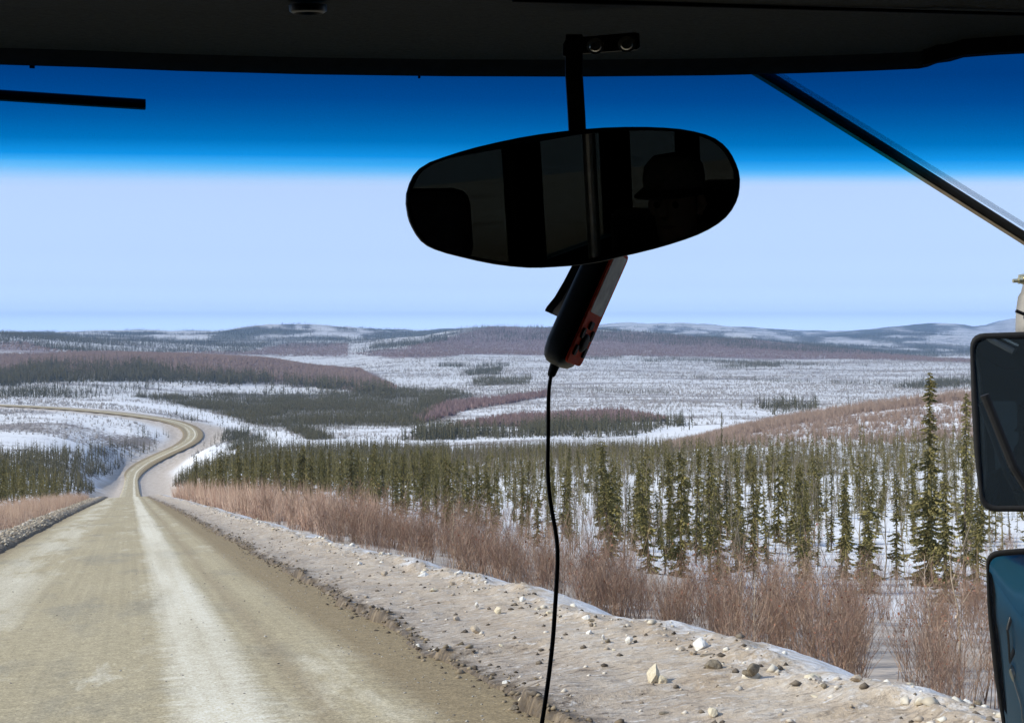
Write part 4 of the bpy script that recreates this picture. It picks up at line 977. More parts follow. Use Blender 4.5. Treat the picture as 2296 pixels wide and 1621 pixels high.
# ------------------------------------------------------------------ handheld navigator hanging behind the mirror, and its lead
GB = P(1283, 740, 1.36)
GPS = empty('handheld_navigator', GB)
tag(GPS, 'black and orange handheld navigator with grey screen hanging below the interior mirror', 'navigator')
Zc = (EYE - GB).normalized(); Xc = Vector((1, 0, 0)); Xc = (Xc - Zc * Xc.dot(Zc)).normalized(); Yc = Zc.cross(Xc)
Lx = (Xc * 0.405 + Yc * 0.914).normalized(); Pp = (Xc * 0.914 - Yc * 0.405).normalized()
Nf = (Pp * 0.945 + Zc * 0.33).normalized(); Sf = Lx.cross(Nf).normalized()
if Sf.dot(Zc) < 0: Sf = -Sf
def g(l, s_, n_): return GB + Lx * l + Sf * s_ + Nf * n_
GW, GD = 0.0295, 0.0165     # half width (along the face), half thickness
def sec(l, sw, sd, n_=28, e=0.55, sh=0.0):
    out = []
    for k in range(n_):
        a = 2 * math.pi * k / n_; c_, s_ = math.cos(a), math.sin(a)
        out.append(g(l, math.copysign(abs(c_) ** e, c_) * GW * sw, math.copysign(abs(s_) ** e, s_) * GD * sd + sh))
    return out
prof = [(-0.043, 0.30, 0.35), (-0.0415, 0.55, 0.62), (-0.037, 0.78, 0.84), (-0.030, 0.92, 0.95), (-0.018, 1.0, 1.0), (0.02, 1.0, 1.0), (0.06, 0.99, 0.97), (0.09, 0.95, 0.90), (0.105, 0.85, 0.8), (0.112, 0.55, 0.5)]
gside = simple_mat('rubber_grip', (0.014, 0.017, 0.020), 0.5, noise_scale=120, var=0.3, spec=0.4)
gor = simple_mat('orange_face', (0.80, 0.07, 0.022), 0.6, noise_scale=80, var=0.12, spec=0.05)
loft('body', [sec(l, a, b_) for l, a, b_ in prof], gside, GPS, GB)
def plate(name, pts, n0, n1, mat, parent=GPS, bev=0.0):
    V = [g(l, s_, n0) for l, s_ in pts] + [g(l, s_, n1) for l, s_ in pts]; k = len(pts)
    F = [tuple(range(k))[::-1], tuple(range(k, 2 * k))] + [(i, (i + 1) % k, k + (i + 1) % k, k + i) for i in range(k)]
    o = part(name, V, F, mat, parent, GB)
    return bevel(o, bev, 2) if bev else o
def rr2(l0, l1, s0, s1, r=0.006): return rounded([(l0, s0), (l1, s0), (l1, s1), (l0, s1)], r, 4)
FACE = plate('face_plate', rr2(-0.034, 0.10, -0.0262, 0.0262, 0.008), GD * 0.9, GD + 0.0012, gor, bev=0.0006)
plate('screen', rr2(0.026, 0.096, -0.0205, 0.0215, 0.004), GD + 0.0006, GD + 0.0017, (lambda m: m)(simple_mat('dead_screen', (0.34, 0.34, 0.28), 0.35, noise_scale=35, var=0.45, spec=0.15)), FACE)
for l0, l1, s0, s1 in ((0.008, 0.017, -0.006, 0.006), (-0.004, 0.008, 0.012, 0.020), (-0.024, -0.012, 0.012, 0.020), (-0.004, 0.008, -0.020, -0.012), (-0.024, -0.012, -0.020, -0.012)):
    plate('button', rr2(l0, l1, s0, s1, 0.003), GD + 0.0005, GD + 0.0034, rubber, FACE, bev=0.0006)
V, F = [], []
cb = g(-0.008, 0.0, GD)
for r_, h_ in ((0.0105, 0.0005), (0.0105, 0.0035), (0.0085, 0.0048), (0.0, 0.0042)):
    for j in range(20):
        a = 2 * math.pi * j / 20; V.append(cb + Lx * (r_ * math.cos(a)) + Sf * (r_ * math.sin(a)) + Nf * h_)
for k in range(3):
    for j in range(20): F.append((k * 20 + j, k * 20 + (j + 1) % 20, (k + 1) * 20 + (j + 1) % 20, (k + 1) * 20 + j))
part('rocker_pad', V, F, rubber, FACE, GB, True)
V, F = [], []
for l, n_, w_ in ((0.105, -GD - 0.006, 0.010), (0.075, -GD - 0.0085, 0.010), (0.045, -GD - 0.0105, 0.010), (0.025, -GD - 0.0125, 0.011), (0.012, -GD - 0.0160, 0.012), (0.007, -GD - 0.0165, 0.011)):
    for s_, d_ in ((-w_, 0.0), (w_, 0.0), (w_, 0.0045), (-w_, 0.0045)): V.append(g(l, s_ + 0.004, n_ + d_ * 2.0))
for i in range(5):
    for j in range(4): F.append((i * 4 + j, i * 4 + (j + 1) % 4, (i + 1) * 4 + (j + 1) % 4, (i + 1) * 4 + j))
F += [(3, 2, 1, 0), (20, 21, 22, 23)]
part('belt_clip', V, F, blackp, GPS, GB)
CB = P(1253, 792, 1.365)
CAB = empty('power_lead', CB); tag(CAB, 'thin black power lead drooping down from the handheld navigator', 'cable')
V, F = [], []
tube_vf([P(1262, 778, 1.365), P(1254, 797, 1.365), P(1243, 822, 1.365), P(1236, 841, 1.365), P(1235, 845, 1.365)], [0.0062, 0.0064, 0.0056, 0.0045, 0.0030], V, F, 12)
part('plug', V, F, rubber, CAB, CB, True)
cpts = [(1236, 838), (1231, 868), (1229.5, 900), (1229.5, 950), (1229, 1000), (1228, 1040), (1229, 1075), (1232, 1110), (1238, 1150), (1246, 1190), (1250, 1225), (1250.5, 1260), (1248, 1310), (1244, 1370), (1241, 1420), (1236, 1470), (1230, 1520), (1223, 1570), (1215, 1621), (1206, 1670), (1196, 1740)]
cp = np.array(cpts, float); kk = np.linspace(0, len(cp) - 1, 90)
V, F = [], []
sm = [np.interp(kk, np.arange(len(cp)), cp[:, i]) for i in range(2)]
ker = np.hanning(9); ker /= ker.sum()
sm = [np.convolve(np.pad(q, 4, mode='edge'), ker, 'valid') for q in sm]
tube_vf([P(x, y, 1.365 - 0.06 * (i / 90.0)) for i, (x, y) in enumerate(zip(*sm))], [0.00215 + 0.0004 * i / 90 for i in range(90)], V, F, 10)
part('cord', V, F, rubber, CAB, CB, True)

# ------------------------------------------------------------------ VEGETATION
def needle_mat(name, a, b2, rough=0.85):
    m, nt, b = new_mat(name); N = NB(nt)
    at = N.n('ShaderNodeAttribute', attribute_name='tint'); oi = N.n('ShaderNodeObjectInfo')
    sep = N.n('ShaderNodeSeparateColor'); nt.links.new(at.outputs['Color'], sep.inputs['Color'])
    c = N.mix(sep.outputs[0], a, b2)
    c = N.mix(N.math('MULTIPLY', oi.outputs['Random'], 0.45), c, N.mix(0.6, c, (0.19, 0.155, 0.07)))
    c = N.mix(N.math('MULTIPLY', sep.outputs[1], 0.8), c, (0.19, 0.145, 0.08))
    nt.links.new(c, b.inputs['Base Color']); b.inputs['Roughness'].default_value = rough; b.inputs['Specular IOR Level'].default_value = 0.15
    return m
needles = needle_mat('spruce_needles', (0.100, 0.096, 0.036), (0.295, 0.255, 0.098))
needles_far = needle_mat('spruce_needles_far', (0.055, 0.060, 0.036), (0.125, 0.118, 0.072))
bark = simple_mat('spruce_bark', (0.115, 0.095, 0.075), 0.9, noise_scale=9, var=0.4, spec=0.1)
def twig_mat(name, a, b2):
    m, nt, b = new_mat(name); N = NB(nt)
    at = N.n('ShaderNodeAttribute', attribute_name='tint'); sep = N.n('ShaderNodeSeparateColor'); nt.links.new(at.outputs['Color'], sep.inputs['Color'])
    oi = N.n('ShaderNodeObjectInfo')
    c = N.mix(sep.outputs[0], a, b2); c = N.mix(N.math('MULTIPLY', oi.outputs['Random'], 0.35), c, (0.36, 0.28, 0.20))
    c = N.mix(sep.outputs[1], c, (0.27, 0.085, 0.04))
    nt.links.new(c, b.inputs['Base Color']); b.inputs['Roughness'].default_value = 0.8; b.inputs['Specular IOR Level'].default_value = 0.2
    return m
twigs = twig_mat('willow_twigs', (0.34, 0.205, 0.152), (0.63, 0.465, 0.35))
birch_far = twig_mat('birch_slope_twigs', (0.12, 0.078, 0.078), (0.27, 0.19, 0.185))
twigs_far = twig_mat('bare_scrub', (0.19, 0.135, 0.115), (0.36, 0.275, 0.235))
dwarf_m = twig_mat('valley_scrub', (0.18, 0.18, 0.185), (0.40, 0.395, 0.395))

def spruce_shape(seed, nb, sprays, R0=0.085, base=0.1, club=0.0, ex=0.62, fine=1.0):
    """crown of unit height: drooping sprays of needle clumps; returns V, F, tint"""
    r = np.random.default_rng(seed); V, F, C = [], [], []
    gapc, gapw = r.uniform(0.25, 0.6), r.uniform(0.02, 0.07)
    for i in range(nb):
        h = base + (1 - base) * (i + r.random()) / nb
        if abs(h - gapc) < gapw and r.random() < 0.7: continue
        u = (h - base) / (1 - base)
        L = R0 * ((1 - u) ** ex * 0.95 + 0.10) * r.uniform(0.35, 1.4) * (0.75 + 0.5 * math.sin(u * 17 + seed) ** 2)
        if club and u > 0.86: L = max(L, R0 * club * r.uniform(0.6, 1.1) * min(1.0, (1.0 - u) * 16 + 0.2))
        a = r.random() * 2 * math.pi; ca, sa = math.cos(a), math.sin(a)
        drop = L * r.uniform(0.25, 0.75)
        tone = r.random(); dead = 0.5 * (r.random() < 0.12)
        n_ = max(1, int(round(sprays * (0.55 + 0.6 * L / R0))))
        for k in range(n_):
            f = (k + 0.6) / n_ if n_ > 1 else 0.5
            px_, pz = L * f, h - drop * f * (1.25 - 0.55 * f)
            sgn = 1 if (k % 2) else -1
            sz = (L * (0.85 / max(n_, 2) ** 0.55) * r.uniform(0.7, 1.3) + 0.006) * fine
            lat = sgn * sz * r.uniform(0.35, 0.8)
            b0 = np.array([px_ - sz * 0.55, -sgn * sz * 0.12, pz + sz * 0.12])
            b1 = np.array([px_ + sz * 0.55, lat, pz - sz * r.uniform(0.15, 0.55)])
            b2 = np.array([px_ + sz * 0.20, -lat * 0.25, pz - sz * r.uniform(0.30, 0.75)])
            b3 = np.array([px_ + sz * 0.95, lat * 0.4, pz - sz * 0.12])
            q = len(V)
            for p_ in (b0, b1, b2, b3): V.append((p_[0] * ca - p_[1] * sa, p_[0] * sa + p_[1] * ca, p_[2]))
            t_ = min(1, max(0, tone * 0.6 + r.random() * 0.4)); C += [(t_, dead, 0)] * 4
            F += [(q, q + 2, q + 1), (q, q + 1, q + 3)]
    # leader and inner twigs
    q = len(V)
    for j in range(5):
        a = 2 * math.pi * j / 5; V.append((0.018 * R0 / 0.085 * math.cos(a), 0.018 * R0 / 0.085 * math.sin(a), base)); C.append((0.2, 0.3, 0))
    V.append((0, 0, 1.0)); C.append((0.6, 0, 0))
    F += [(q + j, q + (j + 1) % 5, q + 5) for j in range(5)]
    return np.array(V), np.array(F), np.array(C)
def trunk_shape(seed, r0=0.011):
    rr_ = np.random.default_rng(seed); V, F = [], []
    for i, (h, w_) in enumerate(((-0.04, 1.25), (0.05, 1.0), (0.35, 0.72), (0.7, 0.40), (0.97, 0.10))):
        ox, oy = (rr_.random(2) - 0.5) * 0.006
        for j in range(6): V.append((ox + r0 * w_ * math.cos(j * math.pi / 3), oy + r0 * w_ * math.sin(j * math.pi / 3), h))
    for i in range(4):
        for j in range(6): F.append((i * 6 + j, i * 6 + (j + 1) % 6, (i + 1) * 6 + (j + 1) % 6, (i + 1) * 6 + j))
    return np.array(V), np.array(F)
def stem_shape(seed, n_stems, seg, twig, leaves=0, spread=0.33, r0=0.0042, sides=3, hmin=0.55):
    """bare willow clump of unit height"""
    r = np.random.default_rng(seed); V, F, C = [], [], []
    def tube(p, rad, col):
        q = len(V); m = len(p)
        for i in range(m):
            for j in range(sides):
                a = 2 * math.pi * j / sides + i; V.append((p[i][0] + rad[i] * math.cos(a), p[i][1] + rad[i] * math.sin(a), p[i][2])); C.append(col)
        for i in range(m - 1):
            for j in range(sides):
                a_, b_, c_, d_ = q + i * sides + j, q + i * sides + (j + 1) % sides, q + (i + 1) * sides + (j + 1) % sides, q + (i + 1) * sides + j
                F.extend([(a_, b_, c_), (a_, c_, d_)])
    for s_ in range(n_stems):
        a = r.random() * 2 * math.pi; ln = r.uniform(hmin, 1.0); sp = spread * r.random() ** 0.7
        bx, by = r.normal(0, 0.05, 2); cv = r.uniform(0.6, 1.3)
        pts = [np.array((bx, by, -0.05))]
        for i in range(1, seg + 1):
            f = i / seg
            pts.append(np.array((bx + math.cos(a) * sp * ln * f ** cv + r.normal(0, 0.012), by + math.sin(a) * sp * ln * f ** cv + r.normal(0, 0.012), ln * f)))
        tone = r.random(); rad = [r0 * (1.15 - 0.85 * i / seg) * r.uniform(0.8, 1.2) for i in range(seg + 1)]
        tube(pts, rad, (tone, 0, 0))
        for k in range(twig):
            f = r.uniform(0.25, 0.97); i = min(int(f * seg), seg - 1); g_ = f * seg - i
            p0 = pts[i] * (1 - g_) + pts[i + 1] * g_
            aa = r.random() * 2 * math.pi; tl = r.uniform(0.08, 0.26) * (1.2 - 0.5 * f); up = r.uniform(0.5, 1.0)
            p1 = p0 + np.array((math.cos(aa) * tl * 0.6, math.sin(aa) * tl * 0.6, tl * up))
            tube([p0, p1], [r0 * 0.42, r0 * 0.2], (min(1, tone + 0.1), 0.30 * r.random(), 0))
            if leaves and r.random() < leaves:
                q = len(V); d = r.normal(0, 0.0045, 3); e = r.normal(0, 0.006, 3); V.extend([tuple(p1), tuple(p1 + d + e), tuple(p1 + 2 * d), tuple(p1 + d - e)]); C.extend([(0.5, r.uniform(0.5, 1), 0)] * 4); F.extend([(q, q + 1, q + 2), (q, q + 2, q + 3)])
    return np.array(V), np.array(F), np.array(C)
def fan_shape(seed, n_, w_=0.02, spread=0.3):
    r = np.random.default_rng(seed); V, F, C = [], [], []
    for i in range(n_):
        a = r.random() * 2 * math.pi; sp = spread * r.random(); ln = r.uniform(0.5, 1.0); q = len(V)
        bx, by = r.normal(0, 0.10, 2)
        for j in range(3): V.append((bx + w_ * math.cos(j * 2.1), by + w_ * math.sin(j * 2.1), -0.06))
        V.append((bx + math.cos(a) * sp, by + math.sin(a) * sp, ln)); t_ = r.random(); C += [(t_, 0.1 * r.random(), 0)] * 4
        F += [(q + j, q + (j + 1) % 3, q + 3) for j in range(3)]
    return np.array(V), np.array(F), np.array(C)

def scatter_mesh(name, protos, pos, hgt, mat, seed=1, lean=0.05, wid=1.0, tint_sd=0.18):
    """one mesh of many plants; pos (n,3), hgt (n,)"""
    r = np.random.default_rng(seed); n_ = len(pos); pick = r.integers(0, len(protos), n_)
    VV, FF, CC = [], [], []; off = 0
    for k, (V, F, C) in enumerate(protos):
        id_ = np.where(pick == k)[0]
        if not len(id_): continue
        a = r.random(len(id_)) * 2 * math.pi; h = hgt[id_]; ca, sa = np.cos(a), np.sin(a)
        wv = h * wid * r.uniform(0.8, 1.25, len(id_)); lx, ly = r.normal(0, lean, (2, len(id_)))
        x = (V[None, :, 0] * ca[:, None] - V[None, :, 1] * sa[:, None]) * wv[:, None] + lx[:, None] * V[None, :, 2] * h[:, None]
        y = (V[None, :, 0] * sa[:, None] + V[None, :, 1] * ca[:, None]) * wv[:, None] + ly[:, None] * V[None, :, 2] * h[:, None]
        z = V[None, :, 2] * h[:, None]
        P_ = np.stack([x + pos[id_, 0:1], y + pos[id_, 1:2], z + pos[id_, 2:3]], -1).reshape(-1, 3)
        c = np.repeat(C[None], len(id_), 0).copy(); c[..., 0] = np.clip(c[..., 0] + r.normal(0, tint_sd, (len(id_), 1)) + 0.5 * (fbm(pos[id_, 0] / 4.0, pos[id_, 1] / 4.0, 3, 12)[:, None] - 0.5), 0, 1)
        VV.append(P_); CC.append(c.reshape(-1, 3))
        FF.append((F[None] + (np.arange(len(id_)) * len(V))[:, None, None] + off).reshape(-1, 3)); off += len(P_)
    o = link(name, np_mesh(name, np.concatenate(VV), np.concatenate(FF), mat, False, colors=np.concatenate(CC)))
    return o

def ground_hit(px, py, y0=8.0, y1=3000.0):
    Y = np.exp(np.linspace(math.log(y0), math.log(y1), 1500)); x = (px - CX) / FP * Y; z = CAMZ - (py - HY) / FP * Y
    g_ = zground(x, Y); k = np.argmax(z <= g_)
    return x[k], Y[k], g_[k]
def sample_poly(poly, ya, yb, dens, seed, jit=3, wexp=None):
    """points on the ground inside a surveyed outline"""
    r = np.random.default_rng(seed); pl = np.array(poly, float)
    u0, u1 = (pl[:, 0].min() - 12 - CX) / FP, (pl[:, 0].max() + 12 - CX) / FP
    area = 0.5 * (u1 - u0) * (yb ** 2 - ya ** 2); n_ = int(min(area * dens, 400000))
    Y = np.sqrt(r.random(n_) * (yb ** 2 - ya ** 2) + ya ** 2); X = (u0 + (u1 - u0) * r.random(n_)) * Y
    Z = zground(X, Y); px, py = proj(X, Y, Z)
    k = inpoly_soft(X, Y, px, py, poly, jit, 40, seed); X, Y, Z = X[k], Y[k], Z[k]
    t, zr, s, hw = road_near(X, Y)
    ok = np.abs(t) - hw > np.where(t > 0, np.where(s > 300, 15, 6), 6)
    return np.stack([X[ok], Y[ok], Z[ok]], -1)

# ---- spruce prototypes (each is a thing of its own: trunk and crown)
PROTO = []
for k in range(10):
    V, F, C = spruce_shape(300 + k, int(230 + 40 * (k % 3)), 4, ex=0.45, fine=0.85, R0=[0.058, 0.068, 0.046, 0.085, 0.056, 0.040, 0.074, 0.048, 0.062, 0.100][k], base=[0.06, 0.10, 0.16, 0.03, 0.2, 0.12, 0.05, 0.25, 0.08, 0.02][k], club=[0.0, 0.5, 0.6, 0, 0.55, 0.7, 0, 0.6, 0.4, 0][k])
    PROTO.append((np_mesh('crown', V, F, needles, False, colors=C), np_mesh('trunk', *trunk_shape(k), bark, True)))
tV, tF, tC = spruce_shape(991, 480, 6, R0=0.082, base=0.02, club=0.35, ex=1.0, fine=0.8)
TALL = (np_mesh('crown', tV, tF, needles, False, colors=tC), np_mesh('trunk', *trunk_shape(99), bark, True))
LOWV = np.array(spruce_shape(50, 40, 2)[0])
MIDP = [spruce_shape(400 + k, 60, 2, R0=0.070, ex=0.5, base=0.05, club=0.4 * (k % 2)) for k in range(5)]
FARP = [spruce_shape(500 + k, 17, 1, R0=0.125, base=0.02) for k in range(4)]
TINY = [spruce_shape(600 + k, 7, 1, R0=0.15, base=0.0) for k in range(4)]

def plant_tree(name, meshes, x, y, z, h, wide=1.0, lean=(0.0, 0.0), rot=0.0, label=None, cat='tree', group=None):
    r_ = empty(name, (x, y, z)); r_.rotation_euler = (lean[1], lean[0], rot); r_.scale = (h * wide, h * wide, h)
    for nm, me in zip(('crown', 'trunk'), meshes): link(nm, me, r_)
    tag(r_, label, cat, group); return r_

NAMED = [  # foot column and row, top row, prototype, width, lean (x), label
 (2085, 1314, 832, 'T', 1.0, 0.0, 'tallest black spruce, its spire rising above the snowy hillside beside the upper side mirror'),
 (2162, 1318, 872, 5, 0.9, -0.115, 'tall thin spruce leaning left beside the tallest one'),
 (2120, 1350, 1058, 3, 1.2, 0.0, 'dense bluish green spruce in front of the tallest spruce'),
 (2010, 1300, 1045, 0, 1.0, 0.0, 'spruce with an even crown standing left of the tallest spruce'),
 (1560, 1262, 1005, 5, 1.0, 0.05, 'tall ragged brownish spruce leaning right in the snowy stand'),
 (1590, 1285, 1000, 2, 1.0, 0.0, 'tall straight spruce beside the ragged brownish one'),
 (1690, 1300, 1035, 1, 1.0, 0.02, 'spruce with a knobbly top near the middle of the snowy stand'),
 (1655, 1280, 1072, 6, 1.0, 0.0, 'bushy spruce just left of the knob topped spruce'),
 (1805, 1312, 1075, 8, 1.0, -0.03, 'broad based spruce at the brush edge, tilting slightly left'),
 (1885, 1296, 1050, 4, 1.0, 0.05, 'bare legged spruce with a high crown at the brush edge'),
 (1948, 1330, 1085, 9, 1.1, 0.0, 'wide low spruce standing in the brush below the tallest spruce'),
 (2192, 1345, 1090, 6, 1.2, 0.0, 'bushy spruce partly hidden by the gap between the two side mirrors'),
 (1500, 1258, 1015, 7, 1.0, 0.0, 'thin spruce with a tufted top right of the hanging lead'),
 (1422, 1235, 1080, 3, 1.0, 0.0, 'short conical spruce right of the hanging lead'),
 (1365, 1212, 1055, 2, 1.0, 0.0, 'slim spruce with a bare lower trunk near the hanging lead'),
 (1205, 1225, 1090, 9, 1.0, 0.0, 'small wide spruce close to the left of the hanging lead'),
 (1110, 1185, 1030, 0, 1.0, 0.02, 'spruce at the back of the snow gap left of the lead'),
 (1015, 1180, 1035, 6, 1.0, 0.0, 'full spruce at the upper edge of the brown brush'),
 (950, 1170, 1020, 1, 1.2, 0.0, 'spruce where the dense wood meets the brown brush'),
 (1618, 1010, 922, 5, 0.8, 0.0, 'lone thin tufted spruce rising against the white river clearing'),
 (495, 1120, 1005, 6, 1.2, 0.0, 'spruce at the corner of the dense wood beside the road bend'),
 (440, 1108, 1020, 2, 1.0, 0.0, 'slender spruce leading the dense wood by the snowy road bank'),
]
NT = []
for i, (px, py, top, k, wd, ln, lab) in enumerate(NAMED):
    x, y, z = ground_hit(px, py)
    h = (py - top) / FP * y
    r_ = plant_tree('black_spruce', TALL if k == 'T' else PROTO[k], x, y, z - 0.05, h, wd * (0.92 if k != 'T' else 1.0), (ln, 0.0), i * 1.3, lab, 'tree', 'black spruces beyond the roadside brush')
    NT.append((x, y))
NT = np.array(NT)

trees = []; trh = []; zone = []
for i, (poly, a, b_, dens, hh) in enumerate(SPRUCE[:5]):
    p = sample_poly(poly, a, b_, dens, 900 + i, 3)
    r = np.random.default_rng(70 + i)
    if i == 0:
        keep = r.random(len(p)) < 0.12 + 0.88 * sstep(0.42, 0.60, fbm(p[:, 0] / 9, p[:, 1] / 9, 3, 333)); p = p[keep]
    h = hh[0] + (hh[1] - hh[0]) * r.random(len(p)) ** 1.9
    trees.append(p); trh.append(h); zone.append(np.full(len(p), i))
trees = np.concatenate(trees); trh = np.concatenate(trh); zone = np.concatenate(zone)
px_, _ = proj(trees[:, 0], trees[:, 1], trees[:, 2])
dd = np.min(np.hypot(trees[:, None, 0] - NT[None, :, 0], trees[:, None, 1] - NT[None, :, 1]), 1)
ok = dd > 0.7
vis = (px_ > -30) & (px_ < 2215) & ok
app = np.where(vis, trh / trees[:, 1], 0)
order = np.argsort(-app); single = order[:272]
for n_, i in enumerate(single):
    k = int(rng.integers(0, 10)); h = trh[i]; x, y, z = trees[i]; ln = float(rng.normal(0, 0.10 if rng.random() < 0.3 else 0.045)); zz_ = int(zone[i])
    sz = 'Small' if h < 3.6 else ('Mid sized' if h < 5.2 else 'Tall')
    where = {0: 'spruce in the snowy stand behind the brush', 1: 'spruce in the belt below the pinkish hillside', 2: 'spruce in the olive wood right of the road',
             3: 'spruce in the near wood left of the road', 4: 'spruce in the far wood left of the road'}[zz_]
    form = ('slim' if k in (2, 5, 7) else 'bushy' if k in (3, 6, 9) else 'ragged')
    tl = ' leaning left' if ln < -0.06 else ' leaning right' if ln > 0.06 else ''
    plant_tree('black_spruce', PROTO[k], x, y, z - 0.05, h, float(rng.uniform(0.6, 1.25)), (ln, float(rng.normal(0, 0.05))), float(rng.random() * 6.3), f'{sz} {form} {where}'.capitalize() + tl, 'tree', 'black spruces beyond the roadside brush' if zz_ < 2 else 'spruces in the woods beside the road')
rest = np.setdiff1d(np.where(ok)[0], single)
near_r = rest[trees[rest, 1] < 330]; far_r = rest[trees[rest, 1] >= 330]
tag(scatter_mesh('spruce_forest', MIDP, trees[near_r], trh[near_r], needles, 11, 0.04), kind='stuff')
tag(scatter_mesh('spruce_forest', FARP, trees[far_r], trh[far_r], needles_far, 12, 0.03), kind='stuff')
for i, (poly, a, b_, dens, hh) in enumerate(SPRUCE[5:]):
    p = sample_poly(poly, a, b_, dens * 1.35, 940 + i, 9); p = p[np.random.default_rng(i).random(len(p)) < 0.22 + 0.9 * sstep(0.40, 0.58, fbm(p[:, 0] / (p[:, 1].mean() * 0.03), p[:, 1] / (p[:, 1].mean() * 0.06), 3, 700 + i))] if len(p) > 3 else p; r = np.random.default_rng(170 + i)
    if len(p) < 3: continue
    mv = r.random(len(p)) < 0.22; p[mv, 0] += r.normal(0, 0.010, mv.sum()) * p[mv, 1]; p[mv, 1] *= 1 + r.normal(0, 0.035, mv.sum()); p[:, 2] = zground(p[:, 0], p[:, 1])
    tq, _, _, hq = road_near(p[:, 0], p[:, 1]); p = p[np.abs(tq) - hq > 7]
    h = hh[1] * (0.35 + 0.75 * r.random(len(p)) ** 1.6) * (0.75 + 0.5 * fbm(p[:, 0] / 60, p[:, 1] / 60, 2, 5))
    tag(scatter_mesh('spruce_stand', FARP if b_ < 2600 else TINY, p, h, needles_far, 300 + i, 0.02), kind='stuff')

# ---- thin bare poles among the spruces
poleV = []
for k in range(4):
    V, F, C = stem_shape(770 + k, 1, 5, 16, 0, 0.12, 0.0075, 4, 0.95); C = C.copy(); C[:, 1] *= 0.2
    poleV.append((V, F, C))
pp = sample_poly(SPRUCE[0][0], 50, 260, 1 / 9.0, 4321, 3); r = np.random.default_rng(5)
p2 = sample_poly(SPRUCE[1][0], 200, 560, 1 / 7.0, 4322, 4)
pp = np.concatenate([pp, p2]); tag(scatter_mesh('bare_saplings', poleV, pp, 1.2 + 5.0 * r.random(len(pp)) ** 1.6, twig_mat('sapling_twigs', (0.13, 0.115, 0.085), (0.29, 0.255, 0.19)), 31, 0.13, 0.8), kind='stuff')

dp = sample_poly(SPRUCE[0][0], 55, 130, 1 / 60.0, 777, 3); rd = np.random.default_rng(9)
dead_m = simple_mat('dead_wood', (0.24, 0.20, 0.155), 0.85, noise_scale=6, var=0.35)
DEAD = []
for k in range(3):
    V, F, C = stem_shape(1500 + k, 1, 5, 26, 0, 0.06, 0.010, 5, 0.97); DEAD.append(np_mesh('dead_trunk', V, F, dead_m, True))
for i in rd.permutation(len(dp))[:16]:
    o = link('dead_spruce', DEAD[int(i) % 3]); h = float(rd.uniform(2.8, 6.0)); o.location = tuple(dp[i]); o.scale = (h, h, h); ln = float(rd.normal(0, 0.2)); o.rotation_euler = (float(rd.normal(0, 0.1)), ln, float(rd.random() * 0.6))
    tag(o, f"bare grey dead spruce trunk {'tilting left' if ln < -0.08 else 'tilting right' if ln > 0.08 else 'standing upright'} in the snowy stand", 'tree', 'dead spruces in the snowy stand')

# ---- willow brush beside the road
BRUSH_R = [(300,1116),(400,1108),(480,1122),(640,1128),(820,1150),(930,1200),(1050,1245),(1200,1290),(1400,1320),(1600,1345),(1800,1362),(2100,1375),(2296,1380),(2700,1385),(2900,2200),(200,2200)]
BRUSH_L = [(-400,1300),(-200,1205),(0,1146),(110,1128),(250,1104),(285,1108),(150,1150),(0,1215),(-400,1400)]
def brush_points(side, n_, seed):
    r = np.random.default_rng(seed)
    s_ = 4 + 250 * r.random(n_) ** 1.5; q = r.random(n_)
    t_ = (7.9 + 52 * q ** 1.25) if side > 0 else -(7.0 + 30 * q)
    p, n, hw = cl_at(s_); off = t_ - T_C
    X, Y = p[:, 0] + n[:, 0] * off, p[:, 1] + n[:, 1] * off; Z = zground(X, Y); px, py = proj(X, Y, Z)
    k = inpoly_soft(X, Y, px, py, BRUSH_R if side > 0 else BRUSH_L, 9, 8, seed) & (px < 2420) & (px > -100)
    return np.stack([X, Y, Z], -1)[k], t_[k], s_[k]
bp, bt, bs = brush_points(1, 11000, 61)
r = np.random.default_rng(3)
clump = fbm(bp[:, 0] / 3.2, bp[:, 1] / 3.2, 3, 99)
keep = (r.random(len(bp)) < (0.10 + 0.14 * (bs < 32) + 0.75 * sstep(0.42, 0.64, clump)) * np.interp(bs, [15, 28, 60], [0.55, 0.65, 1.0])) & ((bt > 8.6) | (r.random(len(bp)) < 0.5))
bp, bt, bs, clump = bp[keep], bt[keep], bs[keep], clump[keep]
bh = (0.75 + 1.0 * clump + 1.25 * r.random(len(bp)) ** 1.7) * np.interp(bs, [0, 30, 55, 90, 240], [0.86, 0.88, 0.95, 1.25, 1.5])
SHP = []
for k in range(8):
    V, F, C = stem_shape(800 + k, 15, 5, 17, 0.22 if k % 2 else 0.05, 0.40 if k < 5 else 0.6, 0.0036, 3, 0.4)
    SHP.append(np_mesh('willow_bush', V, F, twigs, False, colors=C))
SHM = [stem_shape(830 + k, 13, 3, 11, 0.08, 0.42, 0.0040, 3, 0.4) for k in range(6)]
SHF = [fan_shape(860 + k, 16, 0.010, 0.34) for k in range(6)]
pxb, pyb = proj(bp[:, 0], bp[:, 1], bp[:, 2])
appb = np.where((pxb > 300) & (pxb < 2235), bh / bp[:, 1], 0); ob = np.argsort(-appb)[:230]
